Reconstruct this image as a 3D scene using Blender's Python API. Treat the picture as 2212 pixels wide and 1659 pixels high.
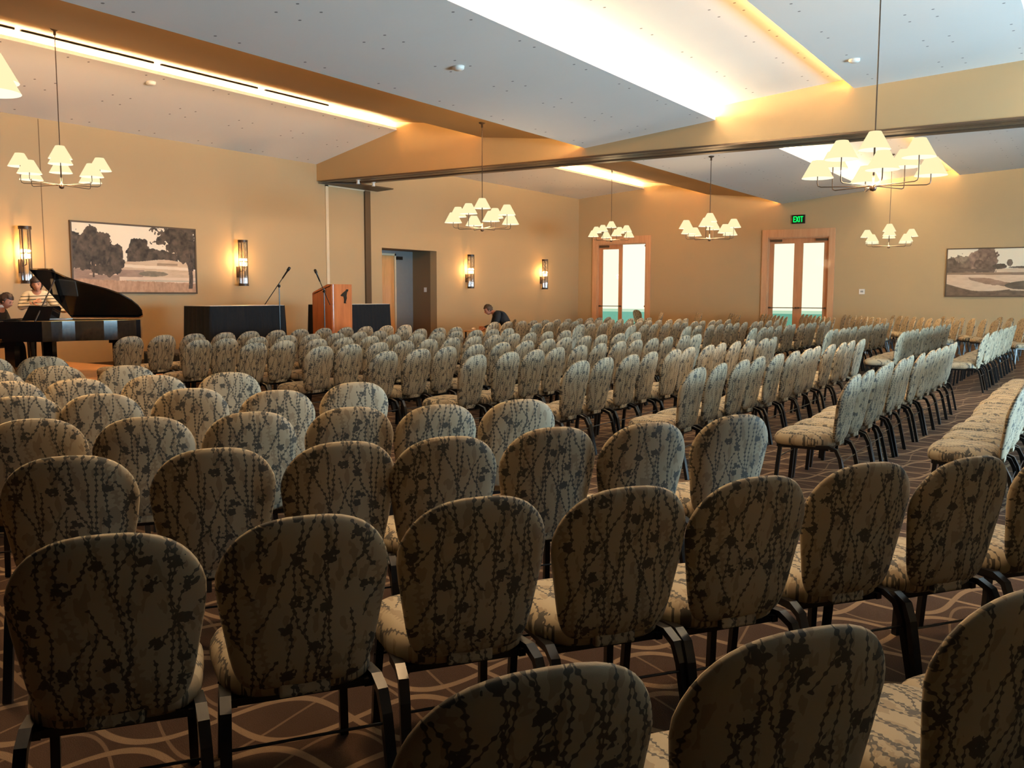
import bpy, bmesh, math, random
from mathutils import Vector, Matrix, Euler
import numpy as np
random.seed(7)
PI = math.pi
SC = bpy.context.scene
COL = SC.collection
for o in list(bpy.data.objects): bpy.data.objects.remove(o)

# ------------------------------------------------------------------ camera
EYE = 1.54
CX, CY, F = 1106.0, 829.5, 1965.42
CR = Vector((0.5454147, -0.8381638, 0.0020728))
CU = Vector((0.0812816, 0.0553530, 0.9951529))
CB = Vector((-0.8342159, -0.5426026, 0.0983177))
cam = bpy.data.cameras.new('camera'); cam.sensor_width = 36; cam.lens = 31.987
cam.clip_end = 200
camo = bpy.data.objects.new('camera', cam); COL.objects.link(camo)
camo.matrix_world = Matrix(((CR.x, CU.x, CB.x, 0), (CR.y, CU.y, CB.y, 0), (CR.z, CU.z, CB.z, EYE), (0, 0, 0, 1)))
SC.camera = camo

def ray(px, py):
    return CR * (px - CX) + CU * (CY - py) - CB * F
def at_z(px, py, z):
    r = ray(px, py); t = (z - EYE) / r.z; return Vector((0, 0, EYE)) + r * t
def at_depth(px, py, d):
    return Vector((0, 0, EYE)) + ray(px, py) / F * d

# ------------------------------------------------------------------ world, exposure
W = bpy.data.worlds.new('world'); SC.world = W; W.use_nodes = True
bg = W.node_tree.nodes['Background']
bg.inputs[0].default_value = (0.60, 0.53, 0.40, 1); bg.inputs[1].default_value = 1.12
SC.view_settings.view_transform = 'Standard'
SC.view_settings.look = 'None'
SC.view_settings.exposure = 1.0
SC.view_settings.gamma = 1.0
COVE = 62.0          # radiance of the warm cove tubes
COVE_C = (1.0, 0.56, 0.20)
SHADE = 0.56
BULB = 46.0
SPOT = 110.0
RX0, RX1, RY0, RY1 = -4.0, 31.5, -9.0, 17.4
BX0, BX1, BZ = 17.41, 18.28, 4.46   # beam
WIN = [(7.3, 17.5, 0.1, 2.4), (21.0, 25.0, 0.1, 2.4)]   # daylight openings in the right wall: x0,x1,z0,z1

SKYL = (33.0, 13.0)   # radiance of the daylight behind each right-hand window
for i, (x0, x1, z0, z1) in enumerate(WIN):   # daylight coming in through the windows of the right wall
    l = bpy.data.lights.new('window_daylight', 'AREA'); l.shape = 'RECTANGLE'; l.size = x1 - x0; l.size_y = z1 - z0
    l.energy = SKYL[i] * PI * l.size * l.size_y * 0.95; l.color = (0.50, 0.80, 1.0)
    o = bpy.data.objects.new('window_daylight', l); COL.objects.link(o)
    o.location = ((x0 + x1) / 2, RY0 - 0.22, (z0 + z1) / 2); o.rotation_euler = (PI / 2, 0, 0)

# ------------------------------------------------------------------ node helpers
def new_mat(name):
    m = bpy.data.materials.new(name); m.use_nodes = True
    nt = m.node_tree; nt.nodes.clear()
    out = nt.nodes.new('ShaderNodeOutputMaterial')
    return m, nt, out
class S:
    """a socket with arithmetic"""
    def __init__(s, nt, k): s.nt = nt; s.k = k
    def _m(s, op, a=None, b=None):
        n = s.nt.nodes.new('ShaderNodeMath'); n.operation = op
        for i, v in enumerate((s, a, b)):
            if v is None: continue
            if isinstance(v, S): s.nt.links.new(v.k, n.inputs[i])
            else: n.inputs[i].default_value = v
        return S(s.nt, n.outputs[0])
    def __add__(s, o): return s._m('ADD', o)
    def __sub__(s, o): return s._m('SUBTRACT', o)
    def __mul__(s, o): return s._m('MULTIPLY', o)
    def __truediv__(s, o): return s._m('DIVIDE', o)
    def __neg__(s): return s._m('MULTIPLY', -1.0)
    def abs(s): return s._m('ABSOLUTE')
    def floor(s): return s._m('FLOOR')
    def sin(s): return s._m('SINE')
    def lt(s, o): return s._m('LESS_THAN', o)
    def gt(s, o): return s._m('GREATER_THAN', o)
    def mx(s, o): return s._m('MAXIMUM', o)
    def mn(s, o): return s._m('MINIMUM', o)
    def smooth(s, a, b):
        n = s.nt.nodes.new('ShaderNodeMapRange'); n.interpolation_type = 'SMOOTHSTEP'
        s.nt.links.new(s.k, n.inputs[0]); n.inputs[1].default_value = a; n.inputs[2].default_value = b
        return S(s.nt, n.outputs[0])
def coords(nt, kind='Object', offs=False):
    tc = nt.nodes.new('ShaderNodeTexCoord'); k = tc.outputs[kind]
    if offs:
        oi = nt.nodes.new('ShaderNodeObjectInfo'); cb = nt.nodes.new('ShaderNodeCombineXYZ')
        r = S(nt, oi.outputs['Random'])
        nt.links.new((r * 7.3).k, cb.inputs[0]); nt.links.new((r * 11.7).k, cb.inputs[1]); nt.links.new((r * 5.1).k, cb.inputs[2])
        ad = nt.nodes.new('ShaderNodeVectorMath'); nt.links.new(k, ad.inputs[0]); nt.links.new(cb.outputs[0], ad.inputs[1]); k = ad.outputs[0]
    sp = nt.nodes.new('ShaderNodeSeparateXYZ'); nt.links.new(k, sp.inputs[0])
    return k, S(nt, sp.outputs[0]), S(nt, sp.outputs[1]), S(nt, sp.outputs[2])
def comb(nt, x, y, z=0.0):
    c = nt.nodes.new('ShaderNodeCombineXYZ')
    for i, v in enumerate((x, y, z)):
        if isinstance(v, S): nt.links.new(v.k, c.inputs[i])
        else: c.inputs[i].default_value = v
    return c.outputs[0]
def noise(nt, vec, scale, detail=2.0, rough=0.5):
    n = nt.nodes.new('ShaderNodeTexNoise'); n.inputs['Scale'].default_value = scale
    n.inputs['Detail'].default_value = detail; n.inputs['Roughness'].default_value = rough
    nt.links.new(vec, n.inputs['Vector']); return S(nt, n.outputs['Fac'])
def mixc(nt, fac, a, b):
    n = nt.nodes.new('ShaderNodeMix'); n.data_type = 'RGBA'
    if isinstance(fac, S): nt.links.new(fac.k, n.inputs[0])
    else: n.inputs[0].default_value = fac
    for i, v in ((6, a), (7, b)):
        if isinstance(v, tuple): n.inputs[i].default_value = (*v, 1)
        else: nt.links.new(v, n.inputs[i])
    return n.outputs[2]
def principled(nt, out, color, rough=0.6, spec=0.5, metal=0.0, bump=None, bstr=0.2, coat=0.0, sheen=0.0, emis=None, estr=0.0, trans=0.0):
    p = nt.nodes.new('ShaderNodeBsdfPrincipled')
    if isinstance(color, tuple): p.inputs['Base Color'].default_value = (*color, 1)
    else: nt.links.new(color, p.inputs['Base Color'])
    p.inputs['Roughness'].default_value = rough; p.inputs['Metallic'].default_value = metal
    p.inputs['Specular IOR Level'].default_value = spec
    p.inputs['Coat Weight'].default_value = coat; p.inputs['Sheen Weight'].default_value = sheen
    p.inputs['Transmission Weight'].default_value = trans
    if emis: p.inputs['Emission Color'].default_value = (*emis, 1); p.inputs['Emission Strength'].default_value = estr
    if bump is not None:
        b = nt.nodes.new('ShaderNodeBump'); b.inputs['Strength'].default_value = bstr; b.inputs['Distance'].default_value = 0.01
        nt.links.new(bump.k, b.inputs['Height']); nt.links.new(b.outputs[0], p.inputs['Normal'])
    nt.links.new(p.outputs[0], out.inputs[0]); return p
MATS = {}
def plain(name, color, rough=0.6, var=0.06, scale=8.0, **kw):
    if name in MATS: return MATS[name]
    m, nt, out = new_mat(name)
    k, x, y, z = coords(nt)
    n = noise(nt, k, scale, 3)
    c = mixc(nt, n, tuple(v * (1 - var) for v in color), tuple(min(1, v * (1 + var)) for v in color))
    principled(nt, out, c, rough, **kw); MATS[name] = m; return m
def emit(name, color, strength):
    m, nt, out = new_mat(name); e = nt.nodes.new('ShaderNodeEmission')
    e.inputs[0].default_value = (*color, 1); e.inputs[1].default_value = strength
    nt.links.new(e.outputs[0], out.inputs[0]); MATS[name] = m; return m

def fabric_mat(name, q_axis):
    m, nt, out = new_mat(name)
    k, x, y, z = coords(nt, offs=True)
    q = z if q_axis == 'z' else y
    v2 = comb(nt, x, q)
    warp = noise(nt, v2, 9.0, 2) - 0.5
    warp2 = noise(nt, v2, 45.0, 1) - 0.5
    def vine(ang, period, w, seed, thr, L):
        c, s = math.cos(ang), math.sin(ang)
        u = x * c + q * s + warp * 0.055 + warp2 * 0.005 + seed * 0.37
        v = q * c - x * s
        cell = (u / period + 0.5).floor()
        d = (u - cell * period).abs()
        wn = nt.nodes.new('ShaderNodeTexWhiteNoise'); wn.noise_dimensions = '2D'
        nt.links.new(comb(nt, cell, (v / L + cell * 0.37 + seed).floor()), wn.inputs['Vector'])
        keep = S(nt, wn.outputs['Value']).gt(thr)
        bead = (v * (2 * PI / 0.022) + cell * 2.1).sin().mx(-0.25) + 0.25
        r = bead * (w * 0.85) + w * 0.42
        return (r - d).smooth(-0.0006, 0.0009) * keep
    lines = vine(0.05, 0.062, 0.0047, 1.3, 0.30, 0.31)
    lines = lines.mx(vine(-0.08, 0.094, 0.0044, 5.1, 0.25, 0.26))
    lines = lines.mx(vine(0.42, 0.085, 0.0043, 2.7, 0.42, 0.17))
    lines = lines.mx(vine(-0.45, 0.090, 0.0043, 8.9, 0.42, 0.16))
    vo = nt.nodes.new('ShaderNodeTexVoronoi'); vo.inputs['Scale'].default_value = 11.0
    vo.voronoi_dimensions = '2D'
    nt.links.new(comb(nt, x + warp2 * 0.06, q + warp * 0.03), vo.inputs['Vector'])
    sepc = nt.nodes.new('ShaderNodeSeparateColor'); nt.links.new(vo.outputs['Color'], sepc.inputs[0])
    rr = S(nt, sepc.outputs[0])
    blob = (S(nt, vo.outputs['Distance']) + (noise(nt, v2, 70.0, 1) - 0.5) * 0.45).lt(0.20) * rr.gt(0.35)
    ghost = (noise(nt, comb(nt, x * 2.2, q), 12.0, 2)).gt(0.575)
    ghost = ghost.mx(vine(0.22, 0.12, 0.010, 4.2, 0.4, 0.3)) * 0.55
    base = mixc(nt, ghost, (0.36, 0.29, 0.19), (0.19, 0.135, 0.08))
    dark = lines.mx(blob)
    col = mixc(nt, dark * 0.93, base, (0.048, 0.045, 0.037))
    weave = noise(nt, v2, 900.0, 1)
    principled(nt, out, col, 0.62, spec=0.35, bump=weave, bstr=0.15)
    return m

def carpet_mat():
    m, nt, out = new_mat('carpet')
    k, x, y, z = coords(nt)
    w = noise(nt, k, 1.5, 2) - 0.5
    u = x * 0.82 + y * 0.57 + w * 0.06; v = y * 0.82 - x * 0.57
    P = 0.40; Lw = 0.95
    def wave(sgn, ph, amp):
        uu = u + (v * (2 * PI / Lw) + ph).sin() * amp * sgn
        c = (uu / P + 0.5).floor()
        d = (uu - c * P).abs()
        return d
    l = (wave(1, 0, 0.17)._m('MULTIPLY', -1.0) + 0.021).smooth(-0.003, 0.003)
    l = l.mx((wave(-1, 0.0, 0.17)._m('MULTIPLY', -1.0) + 0.021).smooth(-0.003, 0.003))
    l = l.mx((wave(1, 1.6, 0.30)._m('MULTIPLY', -1.0) + 0.012).smooth(-0.003, 0.003) * 0.6)
    fleck = noise(nt, k, 220.0, 2)
    base = mixc(nt, fleck, (0.036, 0.019, 0.012), (0.080, 0.046, 0.030))
    col = mixc(nt, l * 0.9, base, (0.23, 0.15, 0.09))
    principled(nt, out, col, 0.95, spec=0.1, bump=fleck, bstr=0.4)
    return m

def wood_mat(name, c1, c2, axis='z', scale=1.0, rough=0.35, coat=0.2):
    m, nt, out = new_mat(name)
    k, x, y, z = coords(nt)
    s = {'x': (1.2, 16, 16), 'y': (16, 1.2, 16), 'z': (16, 16, 1.0)}[axis]
    v = comb(nt, x * s[0] * scale, y * s[1] * scale, z * s[2] * scale)
    n = noise(nt, v, 1.0, 4, 0.6)
    n2 = noise(nt, v, 6.0, 2, 0.5)
    c = mixc(nt, (n * 0.75 + n2 * 0.25).smooth(0.3, 0.7), c1, c2)
    principled(nt, out, c, rough, coat=coat)
    return m

def floorboard_mat():
    m, nt, out = new_mat('platform_boards')
    k, x, y, z = coords(nt)
    b = nt.nodes.new('ShaderNodeTexBrick'); b.inputs['Scale'].default_value = 1.0
    b.inputs['Color1'].default_value = (0.72, 0.33, 0.10, 1); b.inputs['Color2'].default_value = (0.62, 0.26, 0.07, 1)
    b.inputs['Mortar'].default_value = (0.20, 0.08, 0.02, 1); b.inputs['Mortar Size'].default_value = 0.004
    b.inputs['Brick Width'].default_value = 0.9; b.inputs['Row Height'].default_value = 0.12
    nt.links.new(k, b.inputs['Vector'])
    principled(nt, out, b.outputs[0], 0.35, coat=0.2); return m

def ceiling_mat(name, y_rows):
    """white board with recessed screw plugs: pairs repeated along x, rows at fixed y"""
    m, nt, out = new_mat(name)
    k, x, y, z = coords(nt)
    tot = None
    for off in (0.355, 0.725):
        xx = (x - 8.337 + 0.355 + off - 0.355) / 1.488
        dx = ((xx - (xx + 0.5).floor()) * 1.488).abs()
        for yr in y_rows:
            dy = (y - yr).abs()
            d = (dx * dx + dy * dy)._m('SQRT')
            t = d.lt(0.020)
            tot = t if tot is None else tot.mx(t)
    n = noise(nt, k, 0.6, 3)
    base = mixc(nt, n, (0.68, 0.66, 0.63), (0.74, 0.72, 0.69))
    seam = (((x / 1.488) - (x / 1.488 + 0.5).floor()).abs() * 1.488).lt(0.004)
    col = mixc(nt, seam * 0.03, base, (0.35, 0.33, 0.3))
    col = mixc(nt, tot, col, (0.22, 0.21, 0.20))
    principled(nt, out, col, 0.8, spec=0.2); return m

M_fab_back = fabric_mat('branch_fabric_back', 'z')
M_fab_seat = fabric_mat('branch_fabric_seat', 'y')
M_black = plain('black_metal', (0.012, 0.011, 0.011), 0.28, spec=0.5, metal=0.3)
M_carpet = carpet_mat()
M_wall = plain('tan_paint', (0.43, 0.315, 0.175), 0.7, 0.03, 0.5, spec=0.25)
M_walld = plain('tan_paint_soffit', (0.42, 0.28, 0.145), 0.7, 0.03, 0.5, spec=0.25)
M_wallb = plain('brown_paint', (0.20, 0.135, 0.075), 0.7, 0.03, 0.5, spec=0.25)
M_wallk = plain('light_absorbing_dark', (0.03, 0.024, 0.018), 0.9, 0.1, 3.0)  # near-black put on unseen walls and ceiling to swallow bounce light
M_trim = plain('cream_trim', (0.62, 0.52, 0.36), 0.5)
M_darktrim = plain('dark_brown_trim', (0.075, 0.045, 0.022), 0.5)
M_track = plain('bronze_track', (0.11, 0.075, 0.05), 0.38, metal=0.3)
M_ceilC = ceiling_mat('ceiling_board_middle', (9.27, 8.205, 7.855, 6.775))
M_ceilA = ceiling_mat('ceiling_board_side', (17.19, 16.165, 15.83, 14.805))
M_ceilD = ceiling_mat('ceiling_board_near', (5.7, 4.7, 4.35, 3.6, 2.5, 2.15, 1.35, -0.2, -0.55, -2.0))
M_cherry = wood_mat('cherry_veneer', (0.36, 0.10, 0.028), (0.52, 0.17, 0.05), 'z')
M_oak = wood_mat('oak_door', (0.50, 0.235, 0.075), (0.62, 0.31, 0.11), 'z')
M_frame = wood_mat('fir_door_frame', (0.46, 0.20, 0.09), (0.56, 0.27, 0.13), 'z')
M_casing = wood_mat('fir_casing', (0.54, 0.29, 0.15), (0.62, 0.36, 0.20), 'z')
M_boards = floorboard_mat()
M_cloth = plain('black_cloth', (0.010, 0.011, 0.013), 0.85, 0.2, 20, spec=0.2)
M_piano = plain('black_lacquer', (0.006, 0.006, 0.007), 0.09, 0.0, spec=0.7, coat=0.6)
M_bronze = plain('dark_bronze', (0.055, 0.034, 0.022), 0.4, metal=0.3)
M_shade = emit('lit_shade', (1.0, 0.83, 0.46), SHADE)
M_shade_in = emit('lit_shade_rim', (1.0, 0.92, 0.66), SHADE * 1.15)
M_cove = emit('cove_tube', COVE_C, COVE)
M_cove_hot = emit('cove_tube_bright', (1.0, 0.74, 0.42), COVE * 2.3)
M_bulb = emit('sconce_bulb', (1.0, 0.62, 0.25), 90.0)
M_white = plain('white_plastic', (0.75, 0.73, 0.68), 0.4)
M_grey = plain('grey_metal', (0.30, 0.32, 0.33), 0.35, metal=0.5)
M_green = emit('exit_green', (0.0, 1.0, 0.10), 1.0)
def glass_mat(name, tint=(1, 1, 1), gl=0.12):
    m, nt, out = new_mat(name)
    t = nt.nodes.new('ShaderNodeBsdfTransparent'); t.inputs[0].default_value = (*tint, 1)
    g = nt.nodes.new('ShaderNodeBsdfGlossy'); g.inputs['Roughness'].default_value = 0.03
    x = nt.nodes.new('ShaderNodeMixShader'); x.inputs[0].default_value = gl
    nt.links.new(t.outputs[0], x.inputs[1]); nt.links.new(g.outputs[0], x.inputs[2]); nt.links.new(x.outputs[0], out.inputs[0])
    return m
M_glass = glass_mat('door_glass', (0.96, 1.0, 0.98), 0.03)
M_rod = glass_mat('sconce_glass', (0.93, 0.93, 0.93), 0.14)
M_skin = plain('skin', (0.52, 0.25, 0.155), 0.5, 0.05)
M_skin_d = plain('skin_warm', (0.50, 0.21, 0.13), 0.5, 0.05)
M_hair = plain('dark_brown_hair', (0.028, 0.014, 0.010), 0.55, 0.4, 60)
M_hair2 = plain('brown_hair', (0.060, 0.036, 0.020), 0.6, 0.4, 60)
M_shirt = plain('black_shirt', (0.008, 0.010, 0.013), 0.8)
M_cup = plain('white_paper', (0.8, 0.75, 0.66), 0.6)
M_box = plain('brown_card', (0.42, 0.17, 0.06), 0.7)

# ------------------------------------------------------------------ mesh helpers
def obj(name, bm, mat, parent=None, smooth=False, loc=None):
    me = bpy.data.meshes.new(name); bmesh.ops.recalc_face_normals(bm, faces=bm.faces) if len(bm.faces) else None
    bm.to_mesh(me); bm.free()
    mats = mat if isinstance(mat, (list, tuple)) else [mat]
    for q in mats: me.materials.append(q)
    if smooth:
        for p in me.polygons: p.use_smooth = True
    o = bpy.data.objects.new(name, me); COL.objects.link(o)
    if parent: o.parent = parent
    if loc is not None: o.location = loc
    return o
def tag(o, label, cat, group=None, kind=None):
    if label: o['label'] = label
    if cat: o['category'] = cat
    if group: o['group'] = group
    if kind: o['kind'] = kind
    return o
def thing(name, label, cat, loc=(0, 0, 0), rotz=0.0, group=None):
    o = bpy.data.objects.new(name, None); COL.objects.link(o); o.empty_display_size = 0.1
    o.location = loc; o.rotation_euler = (0, 0, rotz); return tag(o, label, cat, group)
def box(bm, x0, x1, y0, y1, z0, z1, M=None, mi=0):
    vs = [bm.verts.new(Vector(p)) for p in ((x0, y0, z0), (x1, y0, z0), (x1, y1, z0), (x0, y1, z0), (x0, y0, z1), (x1, y0, z1), (x1, y1, z1), (x0, y1, z1))]
    if M is not None:
        for v in vs: v.co = M @ v.co
    for f in ((0, 3, 2, 1), (4, 5, 6, 7), (0, 1, 5, 4), (1, 2, 6, 5), (2, 3, 7, 6), (3, 0, 4, 7)):
        fc = bm.faces.new([vs[i] for i in f]); fc.material_index = mi
    return vs
def tube(bm, pts, r, n=8, cap=True, flat=None):
    """swept tube through pts; r scalar or list; flat=(a,b) gives a rectangular section of half sizes a,b"""
    pts = [Vector(p) for p in pts]; rings = []
    up = None
    for i, p in enumerate(pts):
        t = (pts[min(i + 1, len(pts) - 1)] - pts[max(i - 1, 0)]).normalized()
        if up is None:
            up = Vector((1, 0, 0)) if abs(t.x) < 0.8 else Vector((0, 1, 0))
        a = (up - t * up.dot(t)).normalized(); b = t.cross(a); up = a
        rr = r[i] if isinstance(r, (list, tuple)) else r
        ring = []
        if flat:
            for s1, s2 in ((-1, -1), (1, -1), (1, 1), (-1, 1)): ring.append(bm.verts.new(p + a * s1 * flat[0] + b * s2 * flat[1]))
        else:
            for j in range(n):
                an = 2 * PI * j / n; ring.append(bm.verts.new(p + (a * math.cos(an) + b * math.sin(an)) * rr))
        rings.append(ring)
    m = len(rings[0])
    for i in range(len(rings) - 1):
        for j in range(m):
            bm.faces.new((rings[i][j], rings[i][(j + 1) % m], rings[i + 1][(j + 1) % m], rings[i + 1][j]))
    if cap:
        bm.faces.new(rings[0][::-1]); bm.faces.new(rings[-1])
def lathe(bm, prof, n=24, c=(0, 0, 0), mi=0, close=False):
    rings = []
    for r, z in prof:
        rings.append([bm.verts.new((c[0] + r * math.cos(2 * PI * j / n), c[1] + r * math.sin(2 * PI * j / n), c[2] + z)) for j in range(n)])
    for i in range(len(rings) - 1):
        for j in range(n):
            f = bm.faces.new((rings[i][j], rings[i][(j + 1) % n], rings[i + 1][(j + 1) % n], rings[i + 1][j])); f.material_index = mi
    if close:
        bm.faces.new(rings[0][::-1]); bm.faces.new(rings[-1])
def prism(bm, poly, h, M=None, mi=0):
    """poly in xy extruded to z=h"""
    a = [bm.verts.new(Vector((x, y, 0))) for x, y in poly]; b = [bm.verts.new(Vector((x, y, h))) for x, y in poly]
    n = len(poly)
    fs = [bm.faces.new(a[::-1]), bm.faces.new(b)]
    for i in range(n): fs.append(bm.faces.new((a[i], a[(i + 1) % n], b[(i + 1) % n], b[i])))
    for f in fs: f.material_index = mi
    if M is not None:
        for v in a + b: v.co = M @ v.co
def bevel(bm, w, seg=2):
    bmesh.ops.bevel(bm, geom=list(bm.edges), offset=w, segments=seg, affect='EDGES', profile=0.6)
def ellipsoid(bm, c, r, nu=20, nv=14, M=None):
    s = bmesh.ops.create_uvsphere(bm, u_segments=nu, v_segments=nv, radius=1.0)
    for v in s['verts']:
        v.co = Vector((v.co.x * r[0], v.co.y * r[1], v.co.z * r[2])) + Vector(c)
        if M is not None: v.co = M @ v.co
    return s['verts']
def simple(name, boxes, mat, parent=None, bev=0.0, **kw):
    bm = bmesh.new()
    for b in boxes: box(bm, *b)
    if bev: bevel(bm, bev)
    return obj(name, bm, mat, parent, **kw)
def struct(name, boxes, mat):
    o = simple(name, boxes, mat); o['kind'] = 'structure'; return o

# ------------------------------------------------------------------ room shell
T = 0.25
struct('floor', [(RX0 - 0.25, RX1 + 0.25, RY0 - 0.25, RY1 + 1.6, -0.2, 0)], M_carpet)
# left wall (y = 17.4) with the service-door niche
NX0, NX1, NZ = 19.93, 22.47, 2.85
struct('wall_left', [(RX0, NX0, RY1, RY1 + T, 0, 6.0), (NX1, RX1, RY1, RY1 + T, 0, 6.0), (NX0, NX1, RY1, RY1 + T, NZ, 6.0)], M_wall)
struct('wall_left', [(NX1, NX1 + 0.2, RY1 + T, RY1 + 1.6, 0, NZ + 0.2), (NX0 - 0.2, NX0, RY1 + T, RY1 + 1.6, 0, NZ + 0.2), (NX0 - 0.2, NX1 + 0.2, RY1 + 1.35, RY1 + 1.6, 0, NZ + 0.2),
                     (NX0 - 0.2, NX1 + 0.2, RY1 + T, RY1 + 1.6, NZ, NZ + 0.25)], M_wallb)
# far wall (x = 31.5) with two door openings
D1 = (14.32, 16.76, 3.73); D2 = (7.66, 10.12, 3.76)
CW = 0.20
d1 = (D1[0] + CW, D1[1] - CW, D1[2] - 0.27); d2 = (D2[0] + CW, D2[1] - CW, D2[2] - 0.27)
struct('wall_far', [(RX1, RX1 + T, RY0, d2[0], 0, 6), (RX1, RX1 + T, d2[1], d1[0], 0, 6), (RX1, RX1 + T, d1[1], RY1 + T, 0, 6),
                    (RX1, RX1 + T, d2[0], d2[1], d2[2], 6), (RX1, RX1 + T, d1[0], d1[1], d1[2], 6)], M_wall)
struct('wall_back', [(RX0 - T, RX0, RY0, RY1 + T, 0, 6.3)], M_wallk)
bx = []; xs = RX0
for (x0, x1, z0, z1) in WIN:
    bx += [(xs, x0, RY0 - T, RY0, 0, 6.3), (x0, x1, RY0 - T, RY0, 0, z0), (x0, x1, RY0 - T, RY0, z1, 6.3)]; xs = x1
bx.append((xs, RX1 + T, RY0 - T, RY0, 0, 6.3))
struct('wall_right', bx, M_wall)
for i, (x0, x1, z0, z1) in enumerate(WIN):
    b = [(x0, x1, RY0 - 0.12, RY0 - 0.05, z0, z0 + 0.07), (x0, x1, RY0 - 0.12, RY0 - 0.05, z1 - 0.07, z1)]
    n = max(2, round((x1 - x0) / 1.5))
    for j in range(n + 1):
        xx = x0 + (x1 - x0 - 0.07) * j / n; b.append((xx, xx + 0.07, RY0 - 0.12, RY0 - 0.05, z0 + 0.07, z1 - 0.07))
    struct('window_%d' % (i + 1), b, M_casing)

# folded ceiling: each panel is a slab sloping across the room and running along x
TH = 0.06
def panel(pts, x0, x1, mat, name='ceiling'):
    bm = bmesh.new(); (ya, za), (yb, zb) = pts
    v = [bm.verts.new(p) for p in ((x0, ya, za), (x1, ya, za), (x1, yb, zb), (x0, yb, zb), (x0, ya, za + TH), (x1, ya, za + TH), (x1, yb, zb + TH), (x0, yb, zb + TH))]
    for f in ((0, 3, 2, 1), (4, 5, 6, 7), (0, 1, 5, 4), (1, 2, 6, 5), (2, 3, 7, 6), (3, 0, 4, 7)): bm.faces.new([v[i] for i in f])
    o = obj(name, bm, mat); o['kind'] = 'structure'; return o
def zB1(y): return 5.679 + (y - 14.607) * 0.115
def zB2(y): return 5.096 + (y - 12.147) * 0.1044
def zC(y): return 4.636 + (9.49 - y) * 0.1017
def zM(y): return 5.215 + (6.228 - y) * 0.0905
def zD(y): return 5.229 + (4.01 - y) * 0.0511
def zE(y): return 5.62 + (0.9 - y) * 0.04
for seg, (x0, x1) in enumerate(((RX0, BX0), (BX1, RX1))):
    if seg == 0: panel(((17.4, 4.885), (14.68, 5.50)), x0, x1, M_ceilA)
    else: panel(((17.4, 5.22), (14.65, 5.45)), x0, x1, M_ceilA)
    panel(((15.3, zB1(15.3)), (11.75, zB1(11.75))), x0, x1, M_walld)
    panel(((12.147, zB2(12.147)), (9.05, zB2(9.05))), x0, x1, M_walld)
    panel(((9.49, zC(9.49)), (6.60, zC(6.60))), x0, x1, M_ceilC)
    panel(((7.0, zM(7.0)), (3.65, zM(3.65))), x0, x1, M_ceilD)
    panel(((4.01, zD(4.01)), (1.15, zD(1.15))), x0, x1, M_ceilD)
    panel(((1.6, zE(1.6)), (RY0, zE(RY0))), x0, x1, M_ceilD)
    # risers closing the gaps
    b = [(x0, x1, 15.28, 15.34, 5.40 if seg == 0 else 5.43, zB1(15.3) + TH), (x0, x1, 11.72, 11.78, zB2(11.75) + 0.04, zB1(11.75) + TH),
         (x0, x1, 9.02, 9.08, zC(9.05) + 0.04, zB2(9.05) + TH), (x0, x1, 6.97, 7.03, zC(7.0) + 0.04, zM(7.0) + TH),
         (x0, x1, 3.62, 3.68, zD(3.65) + 0.04, zM(3.65) + TH), (x0, x1, 1.57, 1.63, zD(1.6) + 0.04, zE(1.6) + TH)]
    st = struct('ceiling', b, M_walld)
    # upstands that hide the tubes
    # light tubes lying in the gaps
    tubes = [(15.02, 5.50 if seg == 0 else 5.49, M_cove_hot, 0.10, 'bright warm light strip recessed beside left sloping ceiling'),
             (11.98, zB2(11.98) + TH + 0.01, M_cove, 0.035, 'hidden warm light strip above the brown ceiling band'),
             (9.36, zC(9.36) + TH + 0.01, M_cove, 0.035, 'hidden warm light strip at low edge of bluish ceiling'),
             (6.78, zC(6.78) + TH + 0.01, M_cove_hot, 0.10, 'wide glowing light strip at high edge of bluish ceiling'),
             (3.86, zD(3.86) + TH + 0.01, M_cove, 0.04, 'hidden amber light strip behind the edge of the right ceiling'),
             (1.35, zD(1.35) + TH + 0.01, M_cove_hot, 0.08, 'light strip at the top right edge of the ceiling')]
    for yy, zz, mm, w, lb in tubes:
        t = simple('light_strip', [(max(x0, 3.0) + 0.05, x1 - 0.05, yy - w / 2, yy + w / 2, zz, zz + 0.03)], mm)
        tag(t, lb + (', before beam' if seg == 0 else ', past beam'), 'light strip', 'cove light strips in the ceiling')
# upper closing deck over the gaps (plenum)
struct('ceiling', [(RX0 - T, RX1 + T, RY0 - T, RY1 + T, 6.3, 6.4)], M_wallb)
# unseen low dark ceiling added behind the camera to keep near chair backs dark
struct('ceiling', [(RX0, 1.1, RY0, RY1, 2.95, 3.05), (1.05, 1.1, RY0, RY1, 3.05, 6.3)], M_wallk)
struct('wall_right', [(RX0, 3.0, RY0, RY0 + 0.03, 0, 2.95)], M_wallk)  # unseen dark lining added over the right wall so little light bounces
struct('wall_right', [(5.9, 6.1, RY0, -0.7, 0, 3.2)], M_wallk)  # unseen dividing wall added to keep window light off the near chairs
# cross beam with partition track
struct('trim_1', [(BX0, BX1, RY0, RY1, BZ, 6.2)], M_wall)
struct('trim_2', [(BX0 - 0.02, BX0 + 0.16, RY0, RY1 - 0.2, BZ - 0.035, BZ), (BX0 + 0.30, BX0 + 0.54, RY0, RY1 - 0.2, BZ - 0.02, BZ + 0.01), (BX1 - 0.18, BX1 + 0.02, RY0, RY1 - 0.2, BZ - 0.035, BZ)], M_track)
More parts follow.
